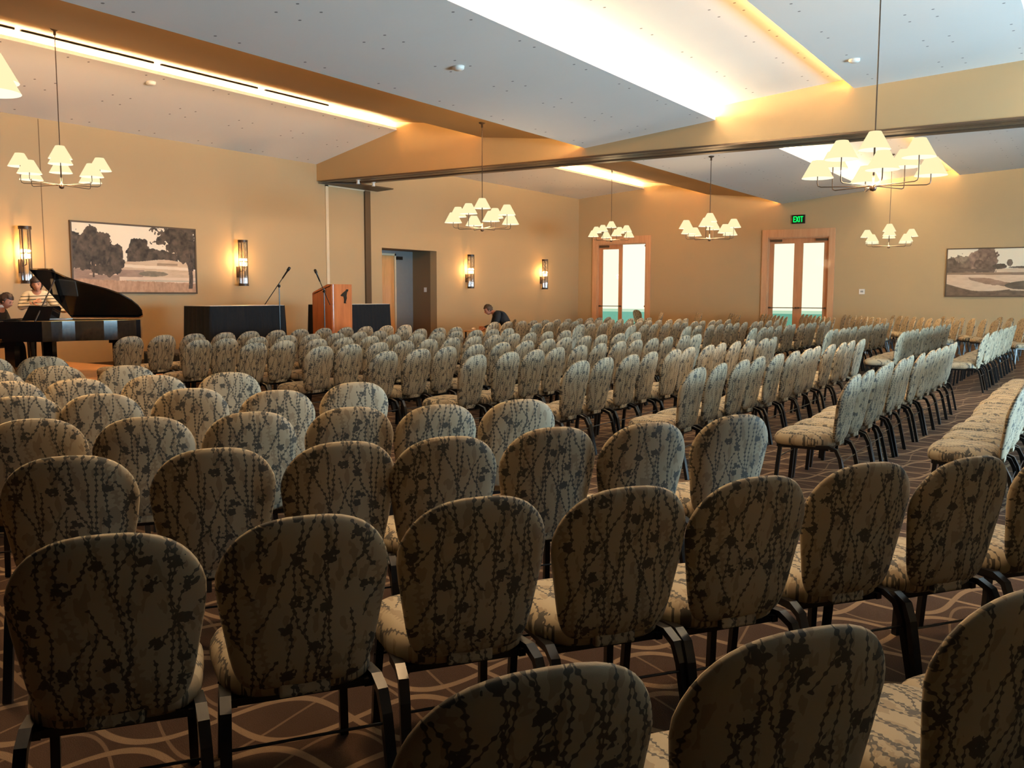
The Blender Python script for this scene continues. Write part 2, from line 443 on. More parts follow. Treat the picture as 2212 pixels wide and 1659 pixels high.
# partition pocket in the left wall: soffit plate, cream edge trim, dark post, panel
bm = bmesh.new(); prism(bm, [(17.45, 17.38), (19.75, 17.38), (19.55, 16.62), (18.25, 16.62)], 0.03, Matrix.Translation((0, 0, 4.40)))
tag(obj('trim_3', bm, M_darktrim), None, None, kind='structure')
struct('trim_4', [(17.70, 17.80, RY1 - 0.03, RY1 + 0.01, 0, 4.39), (17.70, 19.20, RY1 - 0.03, RY1 + 0.01, 4.36, 4.39)], M_trim)
struct('trim_5', [(19.20, 19.42, RY1 - 0.05, RY1 + 0.01, 0, 4.38)], M_darktrim)
struct('trim_6', [(10.02, 10.035, RY1 - 0.006, RY1 + 0.01, 0.21, 4.87)], M_wallb)
struct('baseboard_left', [(RX0, NX0, RY1 - 0.015, RY1, 0, 0.12), (NX1, RX1, RY1 - 0.015, RY1, 0, 0.12)], M_darktrim)
struct('baseboard_far', [(RX1 - 0.015, RX1, RY0, D2[0], 0, 0.12), (RX1 - 0.015, RX1, D2[1], D1[0], 0, 0.12), (RX1 - 0.015, RX1, D1[1], RY1, 0, 0.12)], M_darktrim)
# exterior ground seen through the doors
struct('ground', [(RX1 + T, RX1 + 60, RY0 - 40, RY1 + 60, -0.25, -0.05)], plain('patio_paving', (0.36, 0.60, 0.58), 0.8))
struct('added_porch_roof', [(RX1 + T, RX1 + 5.0, 2.0, RY1 + 3, 3.9, 4.1)], M_casing)  # unseen porch roof added to cut the sky light at the doors
tag(simple('garden_wall', [(44, 44.3, 5, 45, -0.05, 0.62)], plain('teal_wall', (0.20, 0.55, 0.55), 0.7)), 'low blue-green wall outside beyond the open door', 'wall')

# ------------------------------------------------------------------ far doors
def casing(n, D, d):
    o = thing('door_%d' % n, None, None, (RX1, 0, 0)); o['kind'] = 'structure'
    simple('door_casing', [(-0.05, 0.0, D[0], d[0], 0, D[2]), (-0.05, 0.0, d[1], D[1], 0, D[2]), (-0.05, 0.0, d[0], d[1], d[2], D[2])], M_casing, o, 0.004)
    simple('door_jamb', [(0.0, T, d[0], d[0] + 0.035, 0, d[2]), (0.0, T, d[1] - 0.035, d[1], 0, d[2]), (0.0, T, d[0] + 0.035, d[1] - 0.035, d[2] - 0.035, d[2])], M_casing, o)
    return o
def leaf(parent, w, h, M, handle=True):
    """glazed leaf in local xy: x 0..w along the leaf, y thickness, hinge at x=0"""
    st = 0.15; top = 0.17; bot = 0.25
    bm = bmesh.new()
    box(bm, 0, st, -0.022, 0.022, 0.01, h, M); box(bm, w - st, w, -0.022, 0.022, 0.01, h, M)
    box(bm, st, w - st, -0.022, 0.022, h - top, h, M); box(bm, st, w - st, -0.022, 0.022, 0.01, bot, M)
    lf = obj('door_leaf', bm, M_frame, parent)
    bm = bmesh.new(); box(bm, st, w - st, -0.004, 0.004, bot, h - top, M); obj('glass_pane', bm, M_glass, lf)
    bm = bmesh.new(); tube(bm, [M @ Vector((0.05, -0.07, 1.09)), M @ Vector((w - 0.05, -0.07, 1.09))], 0.014)
    for xx in (0.05, w - 0.05): box(bm, xx - 0.03, xx + 0.03, -0.085, -0.022, 1.06, 1.12, M)
    obj('push_bar', bm, M_darktrim, lf)
    bm = bmesh.new(); box(bm, 0.03, 0.42, -0.09, -0.022, h - 0.10, h - 0.03, M); obj('door_closer', bm, M_darktrim, lf)
    return lf
dr2 = casing(2, D2, d2)
wl = (d2[1] - d2[0] - 0.07) / 2
ML = Matrix.Translation((0.10, d2[1] - 0.035, 0)) @ Matrix.Rotation(-PI / 2, 4, 'Z') @ Matrix.Scale(-1, 4, (0, 1, 0))
MR = Matrix.Translation((0.10, d2[0] + 0.035, 0)) @ Matrix.Rotation(PI / 2, 4, 'Z')
def LM(hy, sgn, ang=0.0):
    # leaf x axis runs from hinge at y=hy toward sgn*y ; leaf -y side faces the room (-x)
    ex = Vector((math.sin(ang), sgn * math.cos(ang), 0)); ey = Vector((math.cos(ang), -sgn * math.sin(ang), 0))
    return Matrix(((ex.x, ey.x, 0, 0.10), (ex.y, ey.y, 0, hy), (0, 0, 1, 0), (0, 0, 0, 1)))
leaf(dr2, wl - 0.0005, d2[2] - 0.036, LM(d2[1] - 0.035, -1)); leaf(dr2, wl - 0.0005, d2[2] - 0.036, LM(d2[0] + 0.035, 1))
dr1 = casing(1, D1, d1)
wl1 = (d1[1] - d1[0] - 0.07) / 2
leaf(dr1, wl1 - 0.0005, d1[2] - 0.036, LM(d1[1] - 0.035, -1)); leaf(dr1, wl1 - 0.0005, d1[2] - 0.036, LM(d1[0] + 0.035, 1, 1.62))

# exit sign
ex = thing('exit_sign', 'green lit EXIT sign in dark housing above the far double door', 'sign', (RX1, 8.90, 3.94))
simple('housing', [(-0.06, 0, -0.22, 0.22, 0, 0.29)], M_black, ex, 0.008)
bm = bmesh.new()
def L(y0, y1, z0, z1): box(bm, -0.068, -0.06, y0, y1, z0, z1)
# y decreases to the right as seen from the room
def letter_box(cx_, a, b, c, d): L(cx_ - b, cx_ - a, c, d)
ty = 0.022
# E
x = 0.165; letter_box(x, 0, ty, 0.05, 0.24)
for zz in (0.05, 0.134, 0.218): letter_box(x, ty, 0.075, zz, zz + ty)
# I
x = -0.032; letter_box(x, 0.0, ty, 0.05, 0.24)
# T
x = -0.072; letter_box(x, 0, 0.09, 0.218, 0.24); letter_box(x, 0.034, 0.056, 0.05, 0.218)
# X
for s in (-1, 1):
    Mx = Matrix.Translation((-0.064, 0.035, 0.145)) @ Matrix.Rotation(s * 0.42, 4, 'X')
    box(bm, -0.004, 0.004, -0.012, 0.012, -0.103, 0.103, Mx)
obj('lettering', bm, M_green, ex)
# thermostat and switch plate
th = thing('thermostat', 'small white square thermostat on far wall right of the door', 'thermostat', (RX1, 6.76, 1.56))
simple('housing', [(-0.03, 0, -0.09, 0.09, 0, 0.17)], M_white, th, 0.01); simple('screen', [(-0.034, -0.03, -0.045, 0.045, 0.06, 0.12)], M_grey, th)

# ------------------------------------------------------------------ service door in the niche
d3 = thing('door_3', None, None, (0, 0, 0)); d3['kind'] = 'structure'
yd = RY1 + 0.95
DX1 = 21.55
simple('door_frame', [(DX1, DX1 + 0.06, yd - 0.05, yd + 0.05, 0, 2.76), (NX0, DX1 + 0.06, yd - 0.05, yd + 0.05, 2.70, 2.76)], M_trim, d3)
simple('side_panel', [(DX1 + 0.06, NX1, yd, yd + 0.05, 0, NZ)], M_grey, d3)
simple('header_panel', [(NX0, DX1 + 0.06, yd, yd + 0.05, 2.76, NZ)], M_grey, d3)
dl = simple('door_leaf', [(NX0 + 0.02, DX1, yd - 0.02, yd + 0.025, 0.01, 2.70)], M_oak, d3)
bm = bmesh.new()
poly = []
for (cx_, cz_, a0) in ((0.10, 0.26, 0), (-0.10, 0.26, 90), (-0.10, -0.26, 180), (0.10, -0.26, 270)):
    for a in range(0, 91, 15): poly.append((cx_ + 0.10 * math.cos(math.radians(a0 + a)), cz_ + 0.10 * math.sin(math.radians(a0 + a))))
prism(bm, [(x * 0.85, y * 1.0) for x, y in poly], 0.03, Matrix.Translation((20.43, yd - 0.02, 1.66)) @ Matrix.Rotation(PI / 2, 4, 'X'))
obj('vision_panel', bm, M_black, dl)
simple('door_closer', [(DX1 + 0.08, DX1 + 0.32, yd - 0.1, yd, 2.58, 2.68)], M_black, d3)
sw = thing('switch_plate', 'pale switch plate on brown side wall of the door niche', 'switch', (NX1, RY1 + 0.45, 1.60))
simple('plate', [(-0.008, 0, -0.05, 0.05, 0, 0.14)], M_white, sw); simple('toggle', [(-0.016, -0.008, -0.01, 0.01, 0.05, 0.09)], M_white, sw)

# ------------------------------------------------------------------ ceiling fittings
def hit_z(fn, y): return fn(y)
for x, y, fn, lb in ((10.84, 15.03, lambda y: 4.885 + (17.4 - y) * 0.2261, 'round smoke detector on the left sloping ceiling'), (10.85, 7.99, zC, 'white round smoke detector on the bluish middle ceiling'), (15.4, 3.56, zD, 'round smoke detector on the right ceiling near the beam')):
    bm = bmesh.new(); lathe(bm, [(0.001, -0.05), (0.06, -0.05), (0.085, -0.03), (0.09, 0.01), (0.001, 0.01)], 20)
    tag(obj('smoke_detector', bm, M_white, None, True, (x, y, fn(y))), lb, 'smoke detector', 'smoke detectors on the ceiling')
for x, lb in ((17.62, 'white spotlight head under the beam, nearer of the two by the left wall'), (18.2, 'white spotlight head under the beam, farther of the two by the left wall')):
    t = thing('spotlight', lb, 'spotlight', (x, 16.15, BZ - 0.035), 0, 'spotlight heads under the beam')
    bm = bmesh.new(); lathe(bm, [(0.001, -0.012), (0.055, -0.012), (0.055, 0.0), (0.001, 0.0)], 16); obj('base', bm, M_white, t)
    bm = bmesh.new(); lathe(bm, [(0.001, -0.10), (0.045, -0.10), (0.032, -0.02), (0.02, -0.01), (0.001, -0.01)], 14); obj('head', bm, M_white, t, True)
for i, (xa, xb) in enumerate(((3.2, 5.3), (5.42, 8.1), (8.2, 10.6), (10.75, 13.0), (13.2, 15.0))):
    y = 14.60
    tag(simple('air_diffuser', [(xa, xb, y - 0.02, y + 0.02, zB1(y) - 0.03, zB1(y) + 0.01)], M_cloth), 'thin dark slot air diffuser within the bright left ceiling strip, %s from the left' % ('first second third fourth fifth'.split()[i]), 'air vent', 'slot diffusers in the left light strip')

# ------------------------------------------------------------------ chairs
def back_mesh():
    bm = bmesh.new(); nA, rings = 44, (0.0, 0.25, 0.5, 0.7, 0.84, 0.93, 0.98, 1.0)
    zc, hz = 0.663, 0.267
    def outline(a):
        c, s = math.cos(a), math.sin(a)
        n = 2.6 if s > 0 else 7.0
        xx = math.copysign(abs(c) ** (2 / n), c); zz = math.copysign(abs(s) ** (2 / n), s)
        z = zc + hz * zz
        w = 0.254 - 0.062 * max(0.0, (0.77 - z) / 0.37) ** 1.1
        return xx * w, z
    def place(x, z, y):
        return Vector((x, y + 0.45 * x * x - 0.24 - (z - 0.45) * 0.17 - 0.10 * max(0, z - 0.72) ** 1, z))
    faces = {}
    for side in (-1, 1):
        rg = []
        for r in rings:
            row = []
            for j in range(nA if r > 0 else 1):
                a = 2 * PI * j / nA; ox, oz = outline(a)
                x = ox * r; z = zc + (oz - zc) * r
                th = 0.030 * math.sqrt(max(0.0, 1 - r ** 5)) + (0.0 if r < 1 else 0)
                if r == 1.0 and side == 1: row.append(faces['rim'][j]); continue
                row.append(bm.verts.new(place(x, z, side * th)))
            if r == 1.0 and side == -1: faces['rim'] = row
            rg.append(row)
        for i in range(len(rings) - 1):
            A, B = rg[i], rg[i + 1]
            for j in range(nA):
                if len(A) == 1: bm.faces.new((A[0], B[j], B[(j + 1) % nA]))
                else: bm.faces.new((A[j], B[j], B[(j + 1) % nA], A[(j + 1) % nA]))
    return bm
def seat_mesh():
    bm = bmesh.new(); nA = 44
    def ol(a, r):
        c, s = math.cos(a), math.sin(a); n = 4.0
        xx = math.copysign(abs(c) ** (2 / n), c); yy = math.copysign(abs(s) ** (2 / n), s)
        w = 0.238 + 0.012 * yy
        return xx * w * r, 0.02 + yy * 0.235 * r
    prof = [(0.0, 0.485), (0.35, 0.483), (0.65, 0.477), (0.82, 0.466), (0.93, 0.448), (0.99, 0.422), (1.0, 0.40), (0.985, 0.375), (0.93, 0.362), (0.0, 0.36)]
    prev = None
    for r, z in prof:
        row = [bm.verts.new((*ol(2 * PI * j / nA, r), z)) for j in range(nA if r > 0 else 1)]
        if prev:
            for j in range(nA):
                if len(prev) == 1: bm.faces.new((prev[0], row[j], row[(j + 1) % nA]))
                elif len(row) == 1: bm.faces.new((prev[j], row[0], prev[(j + 1) % nA]))
                else: bm.faces.new((prev[j], row[j], row[(j + 1) % nA], prev[(j + 1) % nA]))
        prev = row
    return bm
def make_chair():
    t = thing('banquet_chair', 'chair', 'chair')
    obj('backrest', back_mesh(), M_fab_back, t, True)
    obj('seat', seat_mesh(), M_fab_seat, t, True)
    bm = bmesh.new()
    for a, b in (((-0.20, -0.19), (-0.20, 0.20)), ((0.20, -0.19), (0.20, 0.20)), ((-0.20, 0.20), (0.20, 0.20)), ((-0.20, -0.17), (0.20, -0.17))):
        tube(bm, [(*a, 0.352), (*b, 0.352)], 0.012, flat=(0.012, 0.012))
    obj('seat_frame', bm, M_black, t)
    bm = bmesh.new(); box(bm, -0.075, 0.075, -0.243, -0.215, 0.368, 0.43); bevel(bm, 0.008); obj('back_bracket', bm, M_fab_back, t)
    for s in (-1, 1):
        bm = bmesh.new(); tube(bm, [(s * 0.19, 0.185, 0.36), (s * 0.20, 0.20, 0.20), (s * 0.205, 0.215, 0.0)], 0.0, flat=(0.014, 0.014)); obj('leg', bm, M_black, t)
        bm = bmesh.new(); tube(bm, [(s * 0.215, -0.10, 0.365), (s * 0.222, -0.20, 0.372), (s * 0.226, -0.255, 0.350), (s * 0.23, -0.285, 0.29), (s * 0.235, -0.32, 0.14), (s * 0.24, -0.35, 0.0)], 0.0, flat=(0.016, 0.013)); obj('leg', bm, M_black, t)
    bm = bmesh.new(); tube(bm, [(-0.23, -0.295, 0.265), (0.23, -0.295, 0.265)], 0.0045, 6); obj('stretcher', bm, M_black, t)
    bm = bmesh.new(); tube(bm, [(-0.215, 0.19, 0.265), (0.215, 0.19, 0.265)], 0.0045, 6); obj('stretcher', bm, M_black, t)
    return t
proto = make_chair(); proto_used = [False]
TOPY = -0.24 - 0.48 * 0.17 - 0.021
def place_chair(P, facing, label, group, origin=False):
    """P: xy of the top of the back; facing in radians (world heading)"""
    rz = facing - PI / 2
    if not origin:
        off = Matrix.Rotation(rz, 2) @ Vector((0, TOPY)); P = Vector((P[0], P[1])) - off
    if not proto_used[0]: r = proto; proto_used[0] = True
    else:
        r = proto.copy(); COL.objects.link(r)
        for ch in proto_children: 
            c = ch.copy(); COL.objects.link(c); c.parent = r
    r.location = (P[0], P[1], 0); r.rotation_euler = (0, 0, rz)
    r['label'] = label; r['category'] = 'chair'; r['group'] = group
    return r
proto_children = list(proto.children)
ORD = 'first second third fourth fifth sixth seventh eighth ninth tenth eleventh twelfth thirteenth'.split()
chairs = []   # (distance, xy, facing, label, group)
def add(P, fac, label, group):
    P = Vector((P[0], P[1])); chairs.append((P.length, P, fac, label, group))
# near angled block, measured from the tops of the backs
NEAR = [[(1180, 1440), (1750, 1355), (2262, 1262)],
 [(225, 1153), (665, 1112), (1040, 1072), (1365, 1050), (1645, 1028), (1885, 998), (2110, 985), (2318, 962)],
 [(145, 984), (463, 967), (741, 953), (970, 942), (1198, 922), (1405, 912), (1597, 895)],
 [(69, 904), (311, 900), (543, 889), (760, 878.5), (950, 873), (1127, 862)],
 [(-158, 865), (42, 855), (217, 850), (412, 838), (600, 842), (770, 825)],
 [(-150, 833), (14, 823), (166, 817.6), (333, 809.7), (495, 803.5)],
 [(-160, 808), (-20, 799), (119, 790), (273, 788.7)],
 [(-32, 771), (92, 769)]]
for i, row in enumerate(NEAR):
    for j, (px, py) in enumerate(row):
        p = at_z(px, py, 0.93)
        add(p, math.radians(55.4 + random.uniform(-2, 2)), 'leaf-patterned banquet chair, %s from left in angled near row %s from the camera' % (ORD[j], ORD[i]) , 'banquet chairs in the angled near block')
EXTRA = []  # unseen chairs added to shade the near block from window light
def grid_near(row, k):
    d = Vector((math.cos(math.radians(-34.6)), math.sin(math.radians(-34.6)))); n = Vector((-d.y, d.x))
    p = Vector((1.24, 0.74)) - n * 1.22 * (row); return p + d * 0.515 * k
for r_, ks in ((0, range(3, 8)), (1, range(1, 9)), (2, range(2, 8))):
    for k in ks:
        p = grid_near(r_, k)
        EXTRA.append((p, 'added leaf-patterned banquet chair outside the frame at lower right, shading near rows'))
# middle block, twelve seats a row
MID = [(7.25, 13.1, 0.42), (7.34, 13.16, 1.61), (7.30, 13.36, 2.84), (7.43, 13.29, 4.03), (7.55, 13.48, 5.29), (7.45, 13.60, 6.42), (7.74, 13.54, 7.72), (7.88, 13.85, 9.02), (7.90, 13.70, 10.15), (7.96, 14.10, 11.70)]
for i, (xa, xb, y) in enumerate(MID):
    for j in range(12):
        add((xa + (xb - xa) * j / 11 + random.uniform(-.02, .02), y + random.uniform(-.03, .03)), PI / 2 + random.uniform(-.03, .03), 'leaf-patterned banquet chair, %s from left in %s straight row before the beam' % (ORD[j], ORD[i]), 'banquet chairs in the straight block before the beam')
MID2 = [(16.27, 21.5, 1.57), (16.34, 21.63, 2.82), (16.5, 21.5, 4.05), (16.6, 22.0, 5.44), (16.7, 22.3, 6.74), (16.65, 22.1, 7.90), (16.5, 22.2, 9.05), (16.65, 22.4, 10.17), (16.65, 22.2, 11.28)]
for i, (xa, xb, y) in enumerate(MID2):
    for j in range(11):
        add((xa + (xb - xa) * j / 10 + random.uniform(-.02, .02), y + random.uniform(-.03, .03)), PI / 2 + random.uniform(-.03, .03), 'leaf-patterned banquet chair, %s from left in %s straight row past the beam' % (ORD[j], ORD[i]), 'banquet chairs in the straight block past the beam')
RIGHT = [((30.0, 13.2), 4, .62), ((29.9, 11.8), 4, .62), ((29.6, 10.5), 5, .62), ((29.82, 9.49), 8, .68), ((29.4, 8.05), 8, .64), ((29.72, 6.84), 9, .66), ((29.70, 5.40), 9, .70), ((29.1, 3.92), 9, .78), ((29.07, 2.46), 9, .75)]
for i, (p0, n, sp) in enumerate(RIGHT):
    a = math.radians(-154.5)
    for j in range(n):
        add((p0[0] + sp * j * math.cos(a), p0[1] + sp * j * math.sin(a)), math.radians(115.5) + random.uniform(-.04, .04), 'amber-lit banquet chair, %s from the far wall in %s angled row on the right' % (ORD[j], ORD[i]), 'banquet chairs in the angled far right block')
chairs.sort(key=lambda c: c[0])
for d, P, fac, lb, gr in chairs[:300]: place_chair(P, fac, lb, gr)
rest = chairs[300:]
if rest:
    bm = bmesh.new()
    tmp = []
    for ch in proto_children:
        if ch.name.startswith('stretcher'): continue
        tmp.append((ch.data, {'backrest': 0, 'back_bracket': 0, 'seat': 1}.get(ch.name.split('.')[0], 2)))
    for d, P, fac, lb, gr in rest:
        rz = fac - PI / 2; off = Matrix.Rotation(rz, 2) @ Vector((0, TOPY)); Q = P - off
        M = Matrix.Translation((Q[0], Q[1], 0)) @ Matrix.Rotation(rz, 4, 'Z')
        for me, mi in tmp:
            n0 = len(bm.verts); f0 = len(bm.faces); bm.from_mesh(me); bm.verts.ensure_lookup_table(); bm.faces.ensure_lookup_table()
            for v in bm.verts[n0:]: v.co = M @ v.co
            for f in bm.faces[f0:]: f.material_index = mi
    o = obj('banquet_chairs', bm, [M_fab_back, M_fab_seat, M_black], None, True)
    tag(o, 'farthest small banquet chairs packed together before the far wall', 'chairs', 'banquet chairs in the angled far right block', 'stuff')
for P, lb in EXTRA: place_chair(P, math.radians(55.4), lb, 'added banquet chairs out of view, shading the near rows')
place_chair((33.3, 15.75), math.radians(-20), 'shaded banquet chair standing outside beyond the open door', 'banquet chair outside')

# ------------------------------------------------------------------ chandeliers
CH = {}
def shade_mesh():
    bm = bmesh.new(); n = 24
    lathe(bm, [(0.066, 0.20), (0.175, 0.0)], n, mi=0)
    lathe(bm, [(0.172, 0.001), (0.064, 0.198)], n, mi=1)
    lathe(bm, [(0.175, 0.0), (0.172, 0.001)], n, mi=1)
    return bm
sh_bm = shade_mesh(); sh0 = bpy.data.meshes.new('lamp_shade'); sh_bm.to_mesh(sh0); sh_bm.free()
for m_ in (M_shade, M_shade_in): sh0.materials.append(m_)
for p in sh0.polygons: p.use_smooth = True
def chandelier(loc, top, rot, label, dirs=None, r0=0.60):
    t = thing('chandelier', label, 'chandelier', loc, 0, 'many-armed chandeliers with cream shades')
    bm = bmesh.new(); lathe(bm, [(0.001, -0.06), (0.03, -0.05), (0.042, -0.02), (0.03, 0.01), (0.012, 0.03), (0.010, 0.5), (0.001, 0.5)], 16); obj('hub', bm, M_bronze, t, True)
    bm = bmesh.new(); tube(bm, [(0, 0, 0.5), (0, 0, top - loc[2] - 0.10)], 0.008, 6); obj('rod', bm, M_bronze, t)
    bm = bmesh.new(); lathe(bm, [(0.001, -0.10), (0.02, -0.10), (0.02, -0.04), (0.065, -0.02), (0.07, 0.0), (0.001, 0.0)], 16, (0, 0, top - loc[2])); obj('canopy', bm, M_bronze, t, True)
    for k in range(8):
        a = rot + k * PI / 4; hi = k % 2
        R_ = r0 if not hi else r0 * 0.93; st = 0.10 if not hi else 0.25
        c, s = math.cos(a), math.sin(a)
        bm = bmesh.new(); tube(bm, [(0.03 * c, 0.03 * s, 0), ((R_ - 0.04) * c, (R_ - 0.04) * s, 0.0), ((R_ - 0.01) * c, (R_ - 0.01) * s, 0.012), (R_ * c, R_ * s, 0.04), (R_ * c, R_ * s, st + 0.05)], 0.0065, 6)
        ar = obj('arm', bm, M_bronze, t)
        s_ = bpy.data.objects.new('lamp_shade', sh0); COL.objects.link(s_); s_.parent = t; s_.location = (R_ * c, R_ * s, st)
    s_ = bpy.data.objects.new('lamp_shade', sh0); COL.objects.link(s_); s_.parent = t; s_.location = (0, 0, 0.40)
    l = bpy.data.lights.new('bulb', 'POINT'); l.energy = BULB; l.color = (1.0, 0.64, 0.32); l.shadow_soft_size = 0.25
    lo = bpy.data.objects.new('bulb_light', l); COL.objects.link(lo); lo.parent = t; lo.location = (0, 0, 0.12)
    l = bpy.data.lights.new('bulb_down', 'SPOT'); l.energy = SPOT; l.color = (1.0, 0.62, 0.30); l.shadow_soft_size = 0.3; l.spot_size = math.radians(120); l.spot_blend = 0.5
    lo = bpy.data.objects.new('bulb_down_light', l); COL.objects.link(lo); lo.parent = t; lo.location = (0, 0, 0.10)
    return t
def c_at(loc): return loc
chandelier((8.27, 13.78, 3.22), zB1(13.78), 0.245, 'lit chandelier hanging over the piano, in front of the left painting')
chandelier((15.2, 10.61, 2.85), zB2(10.61), 0.9, 'lit chandelier hanging left of centre, before the wall sconces')
chandelier((26.9, 13.65, 3.30), zB1(13.65), 0.75, 'lit chandelier overlapping the open bright doorway')
chandelier((20.9, 8.0, 2.86), zC(8.0), 1.0, 'lit chandelier between the open doorway and the EXIT sign')
chandelier((10.95, 2.275, 2.76), zD(2.275), 0.35, 'largest lit chandelier at upper right, in front of the beam')
chandelier((26.6, 5.06, 2.86), zM(5.06), 0.98, 'lit chandelier right of the EXIT door, below the largest one')
chandelier((3.2, 2.6, 3.75), zD(2.6), 0.5, 'added unseen chandelier above the frame, lighting the nearest angled rows')  # unseen lamp added to warm the near seats and back tops
chandelier((2.60, 6.10, 2.62), zM(6.10), 0.6, 'chandelier mostly outside the frame, one shade at the left edge')

# ------------------------------------------------------------------ wall sconces
def sconce(x, label):
    t = thing('wall_sconce', label, 'wall lamp', (x, RY1, 1.72), 0, 'tall glass wall sconces on the left wall')
    yc = -0.19
    for z0, nm in ((0.0, 'bottom_cap'), (1.02, 'top_cap')):
        bm = bmesh.new(); lathe(bm, [(0.001, 0), (0.115, 0), (0.115, 0.06), (0.001, 0.06)], 24, (0, yc, z0)); obj(nm, bm, M_bronze, t)
    bm = bmesh.new()
    for a in (0.6, 0.6 + PI / 2, 0.6 + PI, 0.6 + 3 * PI / 2):
        tube(bm, [(0.10 * math.cos(a), yc + 0.10 * math.sin(a), 0.05), (0.10 * math.cos(a), yc + 0.10 * math.sin(a), 1.03)], 0.011, 6)
    obj('frame', bm, M_bronze, t)
    bm = bmesh.new()
    for j in range(14):
        a = 2 * PI * j / 14; lathe(bm, [(0.016, 0.06), (0.016, 1.02)], 8, (0.075 * math.cos(a), yc + 0.075 * math.sin(a), 0))
    obj('glass_rods', bm, M_rod, t, True)
    bm = bmesh.new(); ellipsoid(bm, (0, yc, 0.52), (0.028, 0.028, 0.05), 12, 8); obj('bulb', bm, M_bulb, t, True)
    bm = bmesh.new(); box(bm, -0.05, 0.05, -0.03, 0, 0.20, 0.46); tube(bm, [(0, -0.03, 0.33), (0, yc, 0.36), (0, yc, 0.47)], 0.012, 8); obj('wall_bracket', bm, M_bronze, t)
    l = bpy.data.lights.new('bulb', 'POINT'); l.energy = 26; l.color = (1.0, 0.50, 0.16); l.shadow_soft_size = 0.03
    lo = bpy.data.objects.new('bulb_light', l); COL.objects.link(lo); lo.parent = t; lo.location = (0, -0.19, 0.62)
for x, lb in ((9.56, 'tall glass sconce at far left, above the piano'), (14.76, 'tall glass sconce between the painting and the lectern'), (24.02, 'tall glass sconce just right of the service door niche'), (28.65, 'tall glass sconce closest to the far left corner')): sconce(x, lb)

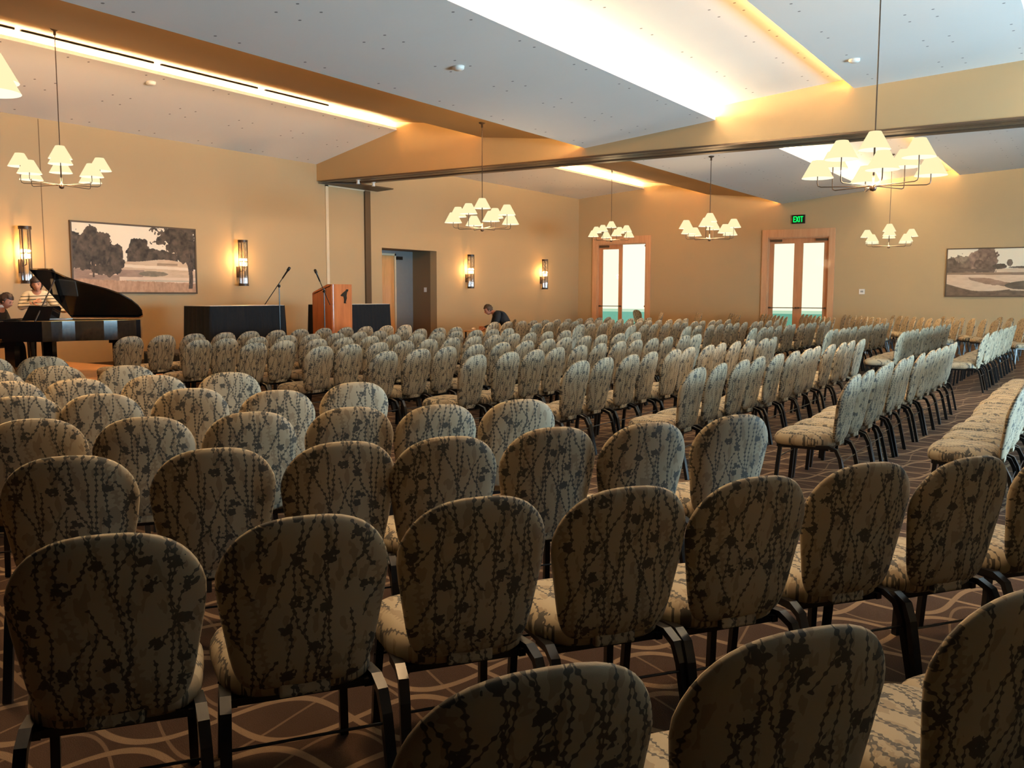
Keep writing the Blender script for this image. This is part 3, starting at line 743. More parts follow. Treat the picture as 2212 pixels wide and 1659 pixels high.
# ------------------------------------------------------------------ paintings (flat prints painted per vertex)
def vnoise(u, v, s, seed):
    rs = np.random.RandomState(seed); g = rs.rand(64, 64)
    x = u * s; y = v * s; xi = np.floor(x).astype(int); yi = np.floor(y).astype(int); fx = x - xi; fy = y - yi
    fx = fx * fx * (3 - 2 * fx); fy = fy * fy * (3 - 2 * fy)
    G = lambda a, b: g[a % 64, b % 64]
    return (G(xi, yi) * (1 - fx) + G(xi + 1, yi) * fx) * (1 - fy) + (G(xi, yi + 1) * (1 - fx) + G(xi + 1, yi + 1) * fx) * fy
def fbm(u, v, s, seed, o=4): return sum(vnoise(u, v, s * 2 ** i, seed + i) / 2 ** i for i in range(o)) / sum(1 / 2 ** i for i in range(o))
def art(U, V, kind, asp):
    """U 0..1 left to right, V 0..1 bottom to top"""
    u = U * asp; C = np.zeros(U.shape + (3,))
    sky = np.array((0.80, 0.70, 0.54)); C[:] = sky
    def put(mask, lo, hi, t): 
        lo = np.array(lo); hi = np.array(hi); c = lo + (hi - lo) * t[..., None]; C[mask] = c[mask]
    def tree(cx_, cy_, rx, ry, seed, lo=(0.025, 0.019, 0.014), hi=(0.135, 0.10, 0.072), edge=0.9):
        d = ((u - cx_ * asp) / rx) ** 2 + ((V - cy_) / ry) ** 2 + (fbm(u, V, 7, seed) - 0.5) * edge * 2.2 + (vnoise(u, V, 40, seed + 9) - .5) * .35
        put(d < 1, lo, hi, np.clip(fbm(u + 3, V, 14, seed + 3) * 1.5 - 0.35, 0, 1))
    gr = fbm(u, V * 3, 9, 5)
    if kind == 'left':
        put(V < 0.44 + 0.0 * u, (0.50, 0.34, 0.22), (0.66, 0.49, 0.34), gr)
        tree(0.52, 0.60, 0.24, 0.22, 21); tree(0.62, 0.55, 0.30, 0.16, 25); tree(0.72, 0.52, 0.30, 0.14, 29); tree(0.46, 0.52, 0.12, 0.12, 33)
        hill = V < 0.46 + 0.05 * np.exp(-((U - 0.72) / 0.16) ** 2) - 0.02 * (U < 0.4)
        put(hill & (V < 0.52) & (U > 0.33), (0.50, 0.35, 0.22), (0.68, 0.51, 0.35), gr)
        put((np.abs(V - (0.40 - 0.05 * (U - 0.35))) < 0.022) & (U > 0.33), (0.72, 0.58, 0.42), (0.80, 0.66, 0.50), gr)
        put((np.abs(V - 0.435 - 0.02 * (U - 0.75)) < 0.018) & (U > 0.66) & (U < 0.84), (0.26, 0.18, 0.11), (0.40, 0.28, 0.18), gr)
        put((V < 0.34) & (U < 0.55 + 0.1 * (gr - .5)), (0.24, 0.16, 0.12), (0.42, 0.29, 0.21), gr)
        d = ((U - 0.63) / 0.13) ** 2 + ((V - 0.285) / 0.04) ** 2 + (gr - .5) * .5
        put(d < 1, (0.16, 0.13, 0.09), (0.30, 0.24, 0.16), fbm(u, V, 16, 41))
        put((np.abs(V - 0.265) < 0.008) & (U < 0.33) & (U > 0.12), (0.66, 0.5, 0.36), (0.7, 0.55, 0.4), gr)
        put((V < 0.235) & (V > 0.12) & (U > 0.35), (0.66, 0.50, 0.36), (0.74, 0.58, 0.43), gr)
        put((np.abs(V - 0.18) < 0.01) & (U > 0.4), (0.48, 0.42, 0.32), (0.5, 0.44, 0.33), gr)
        put(V < 0.165 - 0.05 * U + 0.03 * (fbm(u, V * 0.3, 30, 50) - .5) + 0.03, (0.34, 0.19, 0.11), (0.58, 0.37, 0.24), fbm(u * 2, V, 18, 52))
        tree(0.10, 0.60, 0.24, 0.30, 1); tree(0.17, 0.70, 0.26, 0.24, 3); tree(0.24, 0.55, 0.26, 0.28, 5); tree(0.33, 0.50, 0.14, 0.20, 7)
        put((np.abs(U - 0.155 - 0.004 * np.sin(V * 20)) < 0.007) & (V < 0.42) & (V > 0.22), (0.06, 0.04, 0.03), (0.10, 0.07, 0.05), gr)
        tree(0.80, 0.86, 0.46, 0.18, 11, edge=1.2); tree(0.90, 0.72, 0.26, 0.26, 13, edge=1.0); tree(0.98, 0.60, 0.16, 0.26, 15, edge=0.9)
        put((np.abs(U - 0.945 - 0.012 * np.sin(V * 7)) < 0.018) & (V < 0.62) & (V > 0.06), (0.04, 0.03, 0.025), (0.12, 0.09, 0.07), fbm(u, V, 30, 60))
    else:
        put(V < 0.58, (0.50, 0.36, 0.25), (0.70, 0.54, 0.39), gr)
        tree(0.10, 0.72, 0.22, 0.18, 71, (0.13, 0.10, 0.075), (0.34, 0.26, 0.19), 1.1); tree(0.05, 0.60, 0.26, 0.18, 73, (0.08, 0.06, 0.045), (0.2, .15, .11)); tree(0.22, 0.62, 0.2, 0.16, 75, (0.10, 0.075, 0.055), (0.25, .18, .13))
        tree(0.30, 0.72, 0.20, 0.22, 77, (0.15, 0.10, 0.08), (0.35, 0.25, 0.19)); tree(0.37, 0.80, 0.20, 0.24, 79, (0.11, 0.075, 0.058), (0.27, .19, .14)); tree(0.38, 0.62, 0.22, 0.18, 81, (0.09, 0.065, 0.05), (0.22, .16, .12))
        tree(0.50, 0.62, 0.14, 0.06, 83, (0.07, 0.055, 0.04), (0.14, .1, .08), .4); tree(0.585, 0.70, 0.055, 0.075, 85, (0.10, 0.08, 0.06), (0.18, .14, .11), .3); tree(0.8, 0.60, 0.5, 0.025, 87, (0.08, 0.06, 0.045), (0.15, .11, .08), .4)
        put((V < 0.58) & (V > 0.56 - 0.1 * U + 0.03 * gr - .03) & (U < 0.4), (0.08, 0.06, 0.045), (0.16, 0.12, 0.09), gr)
        put((V < 0.50) & (V > 0.455 - 0.02 * U), (0.20, 0.14, 0.09), (0.30, 0.2, 0.14), gr)
        put((V < 0.455 - 0.02 * U) & (V > 0.1), (0.56, 0.39, 0.27), (0.74, 0.56, 0.40), fbm(u, V * 4, 7, 90))
        d = ((U - 0.42) / 0.20) ** 2 + ((V - 0.30 + 0.35 * (U - .42)) / 0.06) ** 2 + (gr - .5)
        put(d < 1, (0.22, 0.13, 0.085), (0.40, 0.26, 0.18), gr)
        put(V < 0.20 - 0.10 * np.sin(U * 4.2) + 0.12 * (U < 0.25) * (0.25 - U) * 2, (0.07, 0.055, 0.04), (0.22, 0.15, 0.10), fbm(u, V * 2, 10, 95))
        d = ((U - 0.95) / 0.40) ** 2 + ((V - 0.22) / 0.12) ** 2
        put(d < 1, (0.08, 0.062, 0.045), (0.15, 0.12, 0.085), gr)
        put((np.abs(V - 0.115 + 0.10 * (U - .8)) < 0.015) & (U > 0.6), (0.5, 0.38, 0.26), (0.6, 0.46, 0.33), gr)
    return np.clip(C, 0, 1)
def painting(name, label, kind, w, h, M, nx=420):
    ny = int(nx * h / w); t = thing(name, label, 'painting'); t.matrix_world = M
    simple('frame', [(-w / 2, w / 2, -0.045, 0, 0, 0.035), (-w / 2, w / 2, -0.045, 0, h - 0.035, h), (-w / 2, -w / 2 + 0.035, -0.045, 0, 0.035, h - 0.035), (w / 2 - 0.035, w / 2, -0.045, 0, 0.035, h - 0.035)], M_darktrim, t)
    us = np.linspace(0, 1, nx + 1); vs = np.linspace(0, 1, ny + 1); U, V = np.meshgrid(us, vs)
    iw, ih = w - 0.06, h - 0.06
    co = np.stack([(U - .5) * iw, np.full(U.shape, -0.03), 0.03 + V * ih], -1).reshape(-1, 3)
    ii = np.arange(nx * ny); r, c = ii // nx, ii % nx; a = r * (nx + 1) + c
    fc = np.stack([a, a + 1, a + nx + 2, a + nx + 1], -1)
    me = bpy.data.meshes.new('canvas'); me.from_pydata(co.tolist(), [], fc.tolist())
    ca = me.color_attributes.new('print', 'FLOAT_COLOR', 'POINT'); C = art(U, V, kind, iw / ih).reshape(-1, 3)
    ca.data.foreach_set('color', np.concatenate([C, np.ones((len(C), 1))], 1).astype(np.float32).ravel())
    m, nt, out = new_mat('landscape_print_' + kind); at = nt.nodes.new('ShaderNodeAttribute'); at.attribute_name = 'print'
    principled(nt, out, at.outputs['Color'], 0.55, spec=0.3); me.materials.append(m)
    o = bpy.data.objects.new('canvas', me); COL.objects.link(o); o.parent = t
    simple('backing', [(-w / 2 + 0.035, w / 2 - 0.035, -0.026, 0, 0.035, h - 0.035)], M_darktrim, t)
painting('painting', 'wide framed sepia landscape of trees on the left wall behind the piano', 'left', 3.0, 1.46, Matrix.Translation((12.05, RY1, 1.53)))
painting('painting', 'wide framed sepia landscape with bunkers on the far wall at right', 'right', 3.0, 1.50, Matrix.Translation((RX1, 2.77, 1.485)) @ Matrix.Rotation(-PI / 2, 4, 'Z'))

# ------------------------------------------------------------------ stage, platform
pf = thing('wood_platform', 'low orange-brown wooden floor platform under the grand piano', 'platform', (0, 0, 0))
simple('deck', [(3.0, 10.1, 12.42, RY1 - 0.02, 0.15, 0.21)], M_boards, pf); simple('skirting', [(3.02, 10.08, 12.44, RY1 - 0.04, 0, 0.15)], M_cherry, pf)
st = thing('stage', 'low stage with black skirt carrying the tables and lectern', 'stage')
simple('deck', [(10.6, 17.2, 12.95, 15.2, 0.40, 0.45)], plain('stage_deck', (0.05, 0.045, 0.04), 0.8), st)
def pleats(bm, pts, z0, z1, amp=0.012, pitch=0.11, flare=0.0):
    """pleated curtain along closed polyline pts"""
    P = []
    for i in range(len(pts) - 1):
        a, b = Vector(pts[i]), Vector(pts[i + 1]); d = b - a; L_ = d.length; n = max(2, int(L_ / pitch * 4)); t = d / L_; nn = Vector((t.y, -t.x))
        for j in range(n): 
            P.append((a + d * j / n, nn, amp * math.sin(j * PI / 2 + i)))
    P.append((Vector(pts[-1]), P[-1][1], 0))
    top = [bm.verts.new((*(p + n_ * (s * 0.3)), z1)) for p, n_, s in P]; bot = [bm.verts.new((*(p + n_ * (s + flare)), z0)) for p, n_, s in P]
    for i in range(len(P) - 1): bm.faces.new((bot[i], bot[i + 1], top[i + 1], top[i]))
bm = bmesh.new(); pleats(bm, [(10.6, 15.2), (10.6, 12.93), (17.2, 12.93), (17.2, 15.2)], 0.0, 0.42); obj('skirt', bm, M_cloth, st, True)
def skirt_table(x0, x1, y0, y1, label):
    t = thing('skirted_table', label, 'table', ((x0 + x1) / 2, (y0 + y1) / 2, 0.45))
    w, d = (x1 - x0) / 2, (y1 - y0) / 2
    simple('tabletop', [(-w, w, -d, d, 0.835, 0.86)], plain('table_laminate', (0.62, 0.60, 0.55), 0.4), t, 0.004)
    bm = bmesh.new(); pleats(bm, [(-w - .01, d), (-w - .01, -d - .01), (w + .01, -d - .01), (w + .01, d + .01), (-w - .01, d + .01)], 0.0, 0.852, 0.014, 0.12, 0.05); obj('table_skirt', bm, M_cloth, t, True)
    for sx in (-1, 1):
        for sy in (-1, 1):
            bm = bmesh.new(); tube(bm, [(sx * (w - .12), sy * (d - .1), 0), (sx * (w - .12), sy * (d - .1), 0.835)], 0.015, 8); obj('leg', bm, M_grey, t)
skirt_table(11.20, 13.02, 14.0, 14.74, 'long table with black pleated skirt left of the lectern')
skirt_table(14.44, 16.27, 14.0, 14.74, 'long table with black pleated skirt behind the lectern')
# lectern
lt = thing('lectern', 'reddish cherry wood lectern with small black emblem', 'lectern', (13.97, 13.30, 0.45))
H0, H1 = 1.13, 1.285
w, dep = 0.30, 0.55
bm = bmesh.new()
prof = [(0, H1), (0.12, H1), (dep - 0.04, H0), (dep, H0 - 0.03), (dep, 0.02), (0, 0.02)]
for sx in (-1, 1):
    bm2 = Matrix.Translation((sx * w - (0.02 if sx > 0 else 0), 0, 0))
    Mx = Matrix(((0, 0, 1, sx * w - (0.02 if sx > 0 else 0.0)), (1, 0, 0, 0), (0, 1, 0, 0), (0, 0, 0, 1)))
    prism(bm, prof, 0.02, Mx)
obj('side_panel', bm, M_cherry, lt)
bm = bmesh.new()
pl = [(-w, 0.03)]
for a in range(0, 91, 15): pl.append((-w + 0.05 - 0.05 * math.cos(math.radians(a)), 0.03 - 0.0 - 0.05 * math.sin(math.radians(a)) + 0.0))
for a in range(90, -1, -15): pl.append((w - 0.05 + 0.05 * math.cos(math.radians(a)), 0.03 - 0.05 * math.sin(math.radians(a))))
pl.append((w, 0.03))
prism(bm, pl[1:-1], H1, None); obj('front_panel', bm, M_cherry, lt)
bm = bmesh.new(); v = [(-w, .02, H1 - .02), (w, .02, H1 - .02), (w, dep - .05, H0 - .03), (-w, dep - .05, H0 - .03)]
a = [bm.verts.new(p) for p in v]; b = [bm.verts.new((p[0], p[1], p[2] - 0.02)) for p in v]
bm.faces.new(a); bm.faces.new(b[::-1])
for i in range(4): bm.faces.new((a[i], b[i], b[(i + 1) % 4], a[(i + 1) % 4]))
obj('reading_top', bm, M_cherry, lt); simple('base', [(-w - 0.02, w + 0.02, -0.03, dep + 0.02, 0, 0.03)], M_cherry, lt)
sil = [(1410, 370), (1435, 372), (1432, 390), (1417, 408), (1408, 455), (1413, 482), (1402, 520), (1396, 540), (1406, 556), (1374, 553), (1378, 500), (1368, 460), (1352, 464), (1331, 455), (1333, 444), (1352, 425), (1378, 402), (1400, 388)]
sc = 1.13 / 700 * 0.98
bm = bmesh.new(); prism(bm, [((x - 1385) * sc * 1.35, -(y - 460) * sc) for x, y in sil][::-1], 0.012, Matrix.Translation((0.055, -0.021, 1.04)) @ Matrix.Rotation(PI / 2, 4, 'X'))
obj('emblem', bm, M_black, lt)
# microphone stands
def mic_stand(base, zpiv, boom_lo, boom_hi, label):
    t = thing('microphone_stand', label, 'microphone stand', base)
    bz = Vector(base)
    bm = bmesh.new(); lathe(bm, [(0.001, 0.025), (0.10, 0.02), (0.12, 0.0), (0.001, 0.0)], 20); obj('base', bm, M_black, t)
    bm = bmesh.new(); tube(bm, [(0, 0, 0.02), (0, 0, zpiv - bz.z + 0.05)], 0.010, 8); obj('pole', bm, M_black, t)
    lo, hi = Vector(boom_lo) - bz, Vector(boom_hi) - bz
    bm = bmesh.new(); tube(bm, [lo, hi], 0.008, 8); obj('boom', bm, M_black, t)
    bm = bmesh.new(); ellipsoid(bm, (0, 0, zpiv - bz.z), (0.03, 0.03, 0.03), 12, 8); obj('clamp', bm, M_black, t, True)
    d = (hi - lo).normalized()
    m_ = obj('microphone', (lambda b: (tube(b, [hi - d * 0.05, hi + d * 0.12, hi + d * 0.14, hi + d * 0.20, hi + d * 0.215], [0.014, 0.017, 0.028, 0.028, 0.012], 10), b)[1])(bmesh.new()), M_black, t, True)
p = at_depth(603, 618, 17.3)
mic_stand((p.x, p.y, 0.45), p.z, at_depth(572, 658, 17.3), at_depth(613, 597, 17.3), 'black boom microphone stand by the table left of the lectern')
p = at_depth(700, 629, 18.05)
mic_stand((p.x, p.y, 0.45), p.z, at_depth(713, 659, 18.05), at_depth(689, 603, 18.05), 'black boom microphone stand standing against the front of the lectern')

# ------------------------------------------------------------------ grand piano
PO = at_depth(-12, 693, 13.9); PO = Vector((PO.x, PO.y, 0.21))
U_ = Vector((0.5454, -0.8382, 0)).normalized(); ang = math.atan2(U_.y, U_.x)
gp = thing('grand_piano', 'black lacquered grand piano with raised lid on the platform', 'piano', PO, ang)
RIMZ0, RIMZ1 = 0.585, 0.895
def outline(u_s=0.0, inset=0.0):
    pts = []
    Wd = 1.48
    pts.append((u_s, Wd - inset)); 
    tail = [(1.92, Wd - inset), (2.02, Wd - 0.05 - inset * .5), (2.08 - inset, Wd - 0.22), (2.08 - inset, Wd - 0.40), (2.02 - inset, Wd - 0.56)]
    pts += tail
    curve = [(1.88, 0.72), (1.68, 0.58), (1.45, 0.47), (1.22, 0.36), (1.05, 0.22), (0.92, 0.08), (0.78, 0.01), (0.62, 0.0)]
    pts += [(a - inset * .7, b + inset) for a, b in curve]
    pts.append((u_s, inset)); return [(a if a <= 0.5 else 0.5 + (a - 0.5) * 0.77, b) for a, b in pts]
# body: the rim
bm = bmesh.new(); prism(bm, outline(0.10), RIMZ1 - RIMZ0, Matrix.Translation((0, 0, RIMZ0))); body = obj('rim', bm, M_piano, gp)
bm = bmesh.new(); prism(bm, outline(0.45, 0.05), 0.006, Matrix.Translation((0, 0, RIMZ1))); obj('soundboard', bm, plain('gold_plate', (0.35, 0.20, 0.06), 0.4, metal=0.6), body)
simple('keybed', [(-0.20, 0.12, 0.02, 1.46, 0.58, 0.74)], M_piano, gp, 0.01)
simple('key_arm', [(-0.20, 0.12, 0.0, 0.09, 0.60, 0.90)], M_piano, gp, 0.03); simple('key_arm', [(-0.20, 0.12, 1.39, 1.48, 0.60, 0.90)], M_piano, gp, 0.03)
kb = simple('keyboard', [(-0.17, -0.03, 0.10, 1.38, 0.74, 0.76)], M_cup, gp)
simple('fallboard', [(0.0, 0.04, 0.09, 1.39, 0.74, 0.93)], M_piano, gp)
for (lu, lv) in ((0.16, 0.16), (0.16, 1.32), (1.42, 1.08)):
    bm = bmesh.new(); box(bm, lu - 0.12, lu + 0.12, lv - 0.10, lv + 0.10, 0.52, 0.63); 
    tube(bm, [(lu, lv, 0.54), (lu, lv, 0.36), (lu, lv, 0.10)], 0, flat=(0.075, 0.075)); tube(bm, [(lu, lv, 0.10), (lu, lv, 0.0)], 0.035, 10)
    obj('leg', bm, M_piano, gp)
bm = bmesh.new()
for dv in (-0.09, 0.09): tube(bm, [(0.18, 0.74 + dv, 0.62), (0.18, 0.74 + dv * .7, 0.12)], 0.014, 8)
box(bm, 0.06, 0.30, 0.62, 0.86, 0.08, 0.13); obj('pedal_lyre', bm, M_piano, gp)
# main lid, hinged on the far straight side
LA = math.radians(31)
ML_ = Matrix.Translation((0, 1.48, RIMZ1 + 0.02)) @ Matrix.Rotation(-LA, 4, 'X') @ Matrix.Translation((0, -1.48, 0))
lo = [(a + (0.02 if a > 1 else 0), b - (0.02 if b < 1 else 0)) for a, b in outline(0.47)]
bm = bmesh.new(); prism(bm, lo, 0.022, ML_); lid = obj('lid', bm, M_piano, gp)
bm = bmesh.new(); box(bm, 0.45, 0.80, 0.02, 1.44, 0.03, 0.052, ML_); obj('folded_lid_flap', bm, M_piano, lid)
e1 = ML_ @ Vector((0.72, 0.28, 0)); bm = bmesh.new(); tube(bm, [(0.60, 0.03, RIMZ1), e1], 0.012, 6); obj('lid_prop', bm, M_bronze, gp)
bm = bmesh.new(); Md = Matrix.Translation((0.36, 0.4, RIMZ1)) @ Matrix.Rotation(-0.30, 4, 'Y') @ Matrix.Rotation(0, 4, 'Z')
a = [(0.0, 0.0), (0.70, 0.0), (0.70, 0.20), (0.62, 0.24), (0.08, 0.24), (0.0, 0.20)]
prism(bm, a, 0.02, Matrix.Translation((0.42, 0.40, RIMZ1)) @ Matrix.Rotation(0.25, 4, 'Y') @ Matrix(((0, 0, 1, 0), (1, 0, 0, 0), (0, 1, 0, 0), (0, 0, 0, 1))))
obj('music_desk', bm, M_piano, gp)
# dark folder and papers lying on the piano front
pp = PO + U_ * 0.42 + Vector((0.838, 0.545, 0)) * 0.12
mf = at_depth(78, 690, 14.0)
bm = bmesh.new(); Mf = Matrix.Translation((mf.x, mf.y, 0.21 + RIMZ1 + 0.008)) @ Matrix.Rotation(ang, 4, 'Z')
prism(bm, [(-0.22, 0.0), (0.20, 0.0), (0.25, 0.22), (-0.12, 0.24)], 0.012, Mf @ Matrix.Rotation(PI / 2 - 0.25, 4, 'X'))
tag(obj('music_folder', bm, M_black), 'black music folder propped open on top of the piano', 'folder')
ps = at_depth(122, 688, 14.8)
bm = bmesh.new(); box(bm, -0.20, 0.20, -0.14, 0.14, 0, 0.02, Matrix.Translation((ps.x, ps.y, 0.21 + RIMZ1 + 0.008)) @ Matrix.Rotation(ang + 0.1, 4, 'Z'))
tag(obj('sheet_music', bm, M_cup), 'pale sheets of music lying inside the open piano by the woman', 'paper')
# piano bench
bn = thing('piano_bench', 'black padded piano bench under the seated pianist', 'bench', at_depth(14, 655, 14.65) * 1.0 - U_ * 0.36, ang); bn.location.z = 0.21
simple('seat', [(-0.18, 0.18, -0.38, 0.38, 0.43, 0.49)], M_black, bn, 0.012)
for sx in (-1, 1):
    for sy in (-1, 1): simple('leg', [(sx * 0.14 - 0.02, sx * 0.14 + 0.02, sy * 0.34 - 0.02, sy * 0.34 + 0.02, 0, 0.43)], M_black, bn)

# ------------------------------------------------------------------ people
def skin(name, chains, mat, parent, sub=2):
    """chains: list of polylines [(point, radius), ...]; chains share points that coincide; first point is the root"""
    verts, rad, edges, idx = [], [], [], {}
    for ch in chains:
        prev = None
        for p, r in ch:
            k = tuple(round(c, 4) for c in p)
            if k not in idx: idx[k] = len(verts); verts.append(p); rad.append(r)
            i = idx[k]
            if prev is not None and prev != i: edges.append((prev, i))
            prev = i
    me = bpy.data.meshes.new(name); me.from_pydata([tuple(v) for v in verts], edges, [])
    o = bpy.data.objects.new(name, me); COL.objects.link(o)
    md = o.modifiers.new('skin', 'SKIN'); md.use_smooth_shade = True
    sv = me.skin_vertices[0].data if me.skin_vertices else None
    if sv is None:
        bpy.context.view_layer.update(); sv = me.skin_vertices[0].data
    for i, r in enumerate(rad):
        rr = r if isinstance(r, tuple) else (r, r); sv[i].radius = rr; sv[i].use_root = (i == 0)
    sb = o.modifiers.new('sub', 'SUBSURF'); sb.levels = sub; sb.render_levels = sub
    bpy.context.view_layer.update()
    dg = bpy.context.evaluated_depsgraph_get(); nm = bpy.data.meshes.new_from_object(o.evaluated_get(dg))
    bpy.data.objects.remove(o)
    if mat: nm.materials.clear(); nm.materials.append(mat)
    for p in nm.polygons: p.use_smooth = True
    r_ = bpy.data.objects.new(name, nm); COL.objects.link(r_)
    if parent: r_.parent = parent
    return r_
def head_bm(c, R3, s=1.0):
    """face looks toward +y in head space; R3 rotation matrix"""
    bm = bmesh.new(); M = Matrix.Translation(c) @ R3.to_4x4() @ Matrix.Scale(s, 4)
    vs = ellipsoid(bm, (0, 0, 0), (0.074, 0.094, 0.118), 28, 20)
    for v in vs:
        x, y, z = v.co
        if z < -0.02: 
            k = (-0.02 - z) / 0.10; v.co.x *= 1 - 0.28 * k; v.co.y = y * (1 - 0.1 * k) + 0.012 * k
        if y > 0.03:
            g = math.exp(-((x / 0.016) ** 2)) * math.exp(-(((z + 0.012) / 0.026) ** 2)); v.co.y += 0.024 * g
            for sx in (-1, 1):
                g = math.exp(-(((x - sx * 0.032) / 0.016) ** 2) - ((z - 0.012) / 0.012) ** 2); v.co.y -= 0.010 * g
            g = math.exp(-((x / 0.024) ** 2)) * math.exp(-(((z + 0.058) / 0.010) ** 2)); v.co.y += 0.006 * g
            g = math.exp(-((x / 0.02) ** 2)) * math.exp(-(((z + 0.095) / 0.018) ** 2)); v.co.y += 0.010 * g
    for sx in (-1, 1): ellipsoid(bm, (sx * 0.076, -0.005, -0.005), (0.010, 0.018, 0.032), 10, 8)
    for v in bm.verts: v.co = M @ v.co
    return bm, M
def hair_obj(M, mat, parent, style):
    bm = bmesh.new()
    vs = ellipsoid(bm, (0, -0.012, 0.022), ((0.100, 0.114, 0.125) if style == 'bob' else (0.090, 0.108, 0.117)), 30, 22)
    rem = []
    for v in vs:
        x, y, z = v.co
        low = -0.105 if style == 'bob' else -0.055
        front = (0.048 if style == 'bob' else 0.058)
        n = 0.007 * math.sin(x * 210 + z * 90) + 0.005 * math.sin(y * 260)
        v.co += v.co.normalized() * n
        if style == 'bob' and z < 0: v.co.x *= 1.10
        if (y > 0.035 and z < front) or z < low + 0.25 * max(0, y): rem.append(v)
    bmesh.ops.delete(bm, geom=rem, context='VERTS')
    g = bmesh.ops.solidify(bm, geom=list(bm.faces), thickness=0.014)
    for v in bm.verts: v.co = M @ v.co
    return obj('hair', bm, mat, parent, True)
def face_bits(M, parent):
    bm = bmesh.new()
    for sx in (-1, 1): ellipsoid(bm, (sx * 0.031, 0.078, 0.012), (0.011, 0.009, 0.0065), 10, 8)
    for v in bm.verts: v.co = M @ v.co
    obj('eyes', bm, plain('dark_eye', (0.02, 0.015, 0.012), 0.2), parent, True)
    bm = bmesh.new()
    for sx in (-1, 1): tube(bm, [(sx * 0.016, 0.089, 0.030), (sx * 0.032, 0.088, 0.036), (sx * 0.048, 0.076, 0.030)], 0.0035, 6)
    for v in bm.verts: v.co = M @ v.co
    obj('eyebrows', bm, M_hair, parent, True)
    bm = bmesh.new(); tube(bm, [(-0.022, 0.083, -0.058), (0, 0.093, -0.056), (0.022, 0.083, -0.058)], [0.003, 0.0055, 0.003], 6)
    for v in bm.verts: v.co = M @ v.co
    obj('mouth', bm, plain('lips', (0.35, 0.09, 0.07), 0.4), parent, True)
def hand_chains(w, d, n, s=1.0, curl=0.5, side=1):
    """w wrist point, d forward dir, n palm normal"""
    w = Vector(w); d = Vector(d).normalized(); n = Vector(n).normalized(); a = d.cross(n) * side
    out = []
    pc = w + d * 0.045 * s
    out.append([(tuple(w), 0.024 * s), (tuple(pc), (0.034 * s, 0.018 * s))])
    for k, (off, ln) in enumerate(((0.030, 0.072), (0.010, 0.080), (-0.010, 0.075), (-0.029, 0.058))):
        b = w + d * 0.088 * s + a * off * s; m1 = b + (d * math.cos(curl * .6) + n * math.sin(curl * .6)) * ln * 0.45 * s
        m2 = m1 + (d * math.cos(curl * 1.4) + n * math.sin(curl * 1.4)) * ln * 0.35 * s; m3 = m2 + (d * math.cos(curl * 2.1) + n * math.sin(curl * 2.1)) * ln * 0.22 * s
        out.append([(tuple(pc), 0.02 * s), (tuple(b), 0.0105 * s), (tuple(m1), 0.0095 * s), (tuple(m2), 0.0085 * s), (tuple(m3), 0.007 * s)])
    t0 = w + d * 0.030 * s + a * 0.034 * s; t1 = t0 + (d * 0.6 + a * 0.7 + n * 0.3) * 0.040 * s; t2 = t1 + (d * 0.9 + a * 0.2 + n * 0.3) * 0.030 * s
    out.append([(tuple(w), 0.02 * s), (tuple(t0), 0.013 * s), (tuple(t1), 0.0115 * s), (tuple(t2), 0.009 * s)])
    return out
def merge_into(base, others):
    bm = bmesh.new(); bm.from_mesh(base.data)
    for o in others:
        if isinstance(o, bmesh.types.BMesh):
            me = bpy.data.meshes.new('t'); o.to_mesh(me); o.free(); bm.from_mesh(me)
        else: bm.from_mesh(o.data); bpy.data.objects.remove(o)
    bm.to_mesh(base.data); bm.free()
    for p in base.data.polygons: p.use_smooth = True
def knit_mat():
    m, nt, out = new_mat('striped_knit'); k, x, y, z = coords(nt)
    s = ((z * 1.0 + (x * 0.05)) / 0.056); fr = s - s.floor()
    st = fr.gt(0.72) * z.gt(0.95)._m('MULTIPLY', 1.0)
    principled(nt, out, mixc(nt, st * z.lt(1.32), (0.66, 0.58, 0.44), (0.07, 0.065, 0.05)), 0.85, bump=noise(nt, k, 160), bstr=0.4); return m
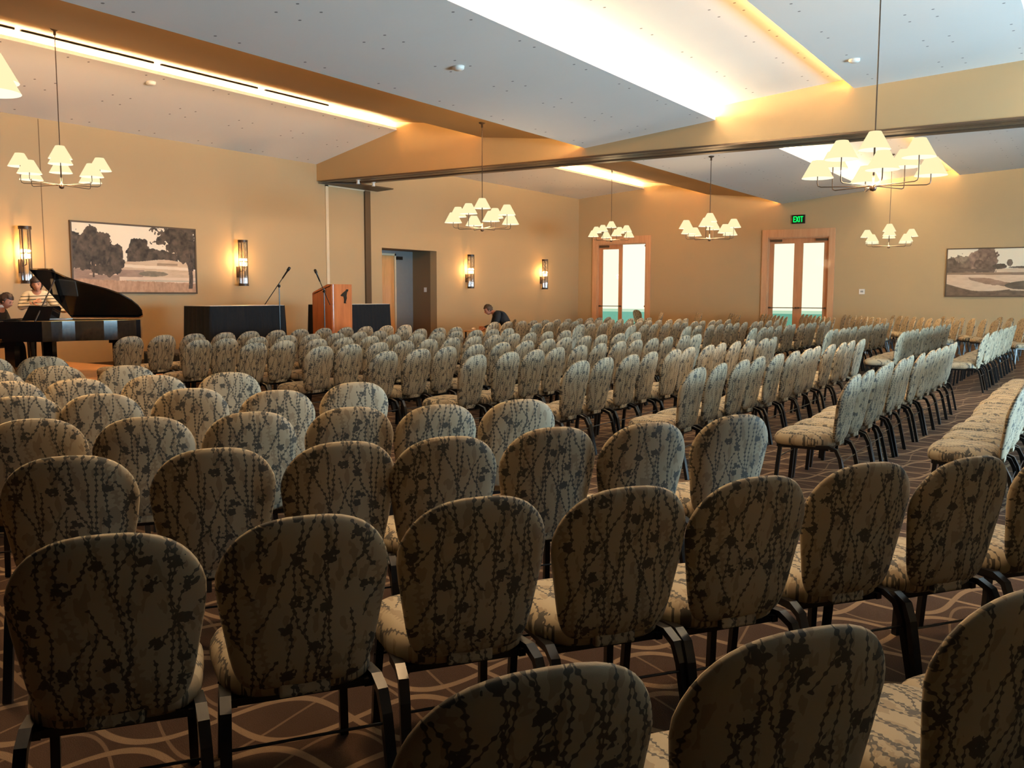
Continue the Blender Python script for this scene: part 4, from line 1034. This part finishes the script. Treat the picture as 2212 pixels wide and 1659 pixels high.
def person(name, label, loc, rz, J, skinm, clothm, hairm, style, head_rot, pants=None, R=None, bow=False, collar=None, group=None):
    """J joints in local space, person looks toward +y"""
    t = thing(name, label, 'person', loc, rz)
    V = lambda k: tuple(J[k]); q = J.get('bulk', 1.0)
    core = [(V('pelvis'), (0.15, 0.115)), (V('waist'), (0.13, 0.095)), (V('chest'), (0.155, 0.105)), (V('neck0'), (0.07, 0.065)), (V('neck'), 0.052), (V('headb'), 0.055)]
    chains = [core]
    for s in 'LR':
        chains.append([(V('neck0'), 0.07), (V('sh' + s), 0.058), (V('el' + s), 0.042), (V('wr' + s), 0.027)])
        chains.append([(V('pelvis'), 0.13), (V('hip' + s), 0.095), (V('kn' + s), 0.06), (V('an' + s), 0.04), (V('toe' + s), 0.035)])
    body = skin('body', chains, skinm, t)
    hands = []
    for s in 'LR':
        d = Vector(J['wr' + s]) - Vector(J['el' + s]); d = Vector(J.get('hd' + s, d)); n = Vector(J.get('hn' + s, (0, 0, -1)))
        n = (n - d.normalized() * n.dot(d.normalized()))
        hc = hand_chains(J['wr' + s], d, n, 1.0, J.get('curl', 0.4), 1 if s == 'L' else -1)
        hands.append(skin('h', hc, skinm, None, 1))
    hb, HM = head_bm(Vector(J['head']), head_rot)
    merge_into(body, hands + [hb])
    # clothing over torso and arms
    g = 0.014
    up = [[(V('pelvis'), (0.16 + g, 0.125 + g)), (V('waist'), ((0.14 + g) * q, (0.105 + g) * q)), (V('chest'), ((0.165 + g) * q, (0.115 + g) * q)), (V('neck0'), ((0.078 + g) * q, (0.07 + g) * q))]]
    for s in 'LR':
        wr = Vector(J['el' + s]).lerp(Vector(J['wr' + s]), J.get('sleeve', 0.92))
        up.append([(V('neck0'), 0.085 * q), (V('sh' + s), (0.058 + g * 1.3) * q), (V('el' + s), (0.042 + g * 1.3) * q), (tuple(wr), 0.030 + g)])
    skin('sweater' if style == 'bob' else 'shirt', up, clothm, t)
    lw = [[(V('pelvis'), (0.155 + g, 0.12 + g)), ((J['pelvis'][0], J['pelvis'][1], J['pelvis'][2] + 0.03), (0.15 + g, 0.12 + g))]]
    for s in 'LR': lw.append([(V('pelvis'), 0.14), (V('hip' + s), 0.095 + g), (V('kn' + s), 0.062 + g), (tuple(Vector(J['kn' + s]).lerp(Vector(J['an' + s]), 0.93)), 0.05 + g)])
    skin('trousers', lw, pants or M_cloth, t)
    for s in 'LR':
        bm = bmesh.new(); a_, b_ = Vector(J['an' + s]), Vector(J['toe' + s]); mid = (a_ + b_) / 2; ellipsoid(bm, (mid.x, mid.y + 0.01, J['an' + s][2] - 0.045 + 0.01), (0.048, 0.13, 0.045), 14, 10); obj('shoe', bm, M_black, t, True)
    hair_obj(HM, hairm, t, style); face_bits(HM, t)
    if collar:
        bm = bmesh.new(); c = Vector(J['neck']); lathe(bm, [(0.064, -0.02), (0.068, 0.0), (0.062, 0.022)], 20, tuple(c)); obj('collar', bm, collar, t, True)
    return t
# standing woman behind the piano, facing the camera and slightly to the right, one hand at her chest
wl_ = at_depth(78, 640, 15.75)
J = dict(pelvis=(0, 0, 0.92), waist=(0, 0.02, 1.06), chest=(0, 0.06, 1.20), neck0=(0, 0.08, 1.33), neck=(0, 0.11, 1.39), headb=(0, 0.13, 1.44), head=(0, 0.155, 1.475),
         shL=(-0.17, 0.06, 1.29), elL=(-0.30, 0.20, 1.06), wrL=(-0.42, 0.42, 1.02), shR=(0.17, 0.06, 1.29), elR=(0.27, 0.16, 1.07), wrR=(0.10, 0.30, 1.17),
         hdR=(-0.8, 0.15, 0.25), hnR=(0, -1, 0), hdL=(-0.3, 0.9, -0.1),
         hipL=(-0.10, 0, 0.86), hipR=(0.10, 0, 0.86), knL=(-0.11, 0.02, 0.47), knR=(0.11, 0.02, 0.47), anL=(-0.11, 0, 0.08), anR=(0.11, 0, 0.08), toeL=(-0.12, 0.14, 0.035), toeR=(0.12, 0.14, 0.035), curl=0.5)
view = math.atan2(-wl_.y, -wl_.x)
person('person', 'woman in cream striped knit standing behind the piano, hand at chest', (wl_.x, wl_.y, 0.21), view - PI / 2 + 0.10, J, M_skin, knit_mat(), M_hair, 'bob', Euler((-0.22, 0.10, -0.15)).to_matrix(), collar=None)
# seated pianist at the left edge, facing the piano
pl_ = at_depth(14, 655, 14.65) - U_ * 0.29
J = dict(pelvis=(0, -0.05, 0.58), waist=(0, -0.02, 0.72), chest=(0, 0.06, 0.92), neck0=(0, 0.16, 1.07), neck=(0, 0.21, 1.12), headb=(0, 0.25, 1.16), head=(0, 0.29, 1.20),
         shL=(-0.19, 0.12, 1.02), elL=(-0.24, 0.20, 0.78), wrL=(-0.17, 0.44, 0.78), shR=(0.19, 0.12, 1.02), elR=(0.24, 0.20, 0.78), wrR=(0.17, 0.44, 0.78),
         hipL=(-0.10, 0.0, 0.56), hipR=(0.10, 0.0, 0.56), knL=(-0.13, 0.42, 0.52), knR=(0.13, 0.42, 0.52), anL=(-0.13, 0.44, 0.09), anR=(0.13, 0.44, 0.09), toeL=(-0.13, 0.58, 0.035), toeR=(0.13, 0.58, 0.035), curl=0.45)
person('person', 'dark-haired man in dark suit seated at the piano, looking down', (pl_.x, pl_.y, 0.21), ang - PI / 2, J, M_skin_d, M_shirt, M_hair, 'short', Euler((-0.55, 0, 0)).to_matrix(), collar=M_cup)
# seated man in black near the left wall, bending forward to the left
ml_ = at_depth(1084, 690, 22.3)
J = dict(pelvis=(0, -0.16, 0.56), waist=(0, -0.15, 0.76), chest=(0, -0.01, 0.99), neck0=(0, 0.17, 1.09), neck=(0, 0.24, 1.11), headb=(0, 0.29, 1.13), head=(0, 0.335, 1.155),
         shL=(-0.20, 0.11, 1.03), elL=(-0.25, 0.20, 0.76), wrL=(-0.16, 0.44, 0.70), shR=(0.20, 0.11, 1.03), elR=(0.25, 0.20, 0.76), wrR=(0.16, 0.44, 0.70),
         hipL=(-0.10, -0.10, 0.54), hipR=(0.10, -0.10, 0.54), knL=(-0.14, 0.36, 0.52), knR=(0.14, 0.36, 0.52), anL=(-0.14, 0.38, 0.09), anR=(0.14, 0.38, 0.09), toeL=(-0.14, 0.52, 0.035), toeR=(0.14, 0.52, 0.035), curl=0.6, bulk=1.18)
fm = math.atan2(0.838, -0.545)
person('person', 'brown-haired man in black shirt bent forward on a chair near the wall', (ml_.x, ml_.y, 0), fm - PI / 2 + 0.15, J, M_skin_d, M_shirt, M_hair2, 'short', Euler((-0.55, 0, 0)).to_matrix())
place_chair((ml_.x - 0.0, ml_.y - 0.0), fm + 0.15, 'banquet chair under the man in the black shirt', 'banquet chair under the bent man', origin=True)
tb_ = at_depth(1034, 715, 22.9)
sd = thing('side_table', 'small table mostly hidden behind chairs, left of the bent man', 'table', (tb_.x, tb_.y, 0))
simple('tabletop', [(-0.3, 0.3, -0.25, 0.25, 0.60, 0.63)], M_oak, sd)
for sx in (-1, 1):
    for sy in (-1, 1): simple('leg', [(sx * 0.26 - 0.015, sx * 0.26 + 0.015, sy * 0.21 - 0.015, sy * 0.21 + 0.015, 0, 0.60)], M_black, sd)
c_ = thing('card_box', 'orange-brown box on the small table beside the bent man', 'box', (tb_.x + 0.04, tb_.y - 0.09, 0.63)); simple('carton', [(-0.07, 0.07, -0.06, 0.06, 0, 0.10)], M_box, c_); simple('flap', [(-0.07, 0.07, -0.06, 0.06, 0.10, 0.104)], M_box, c_)
c_ = thing('paper_cup', 'white paper cup lying on small table left of the box', 'cup', (tb_.x - 0.08, tb_.y + 0.11, 0.63))
bm = bmesh.new(); tube(bm, [(-0.05, 0, 0.035), (0.05, 0, 0.035)], [0.025, 0.035], 14); obj('cup_body', bm, M_cup, c_, True)
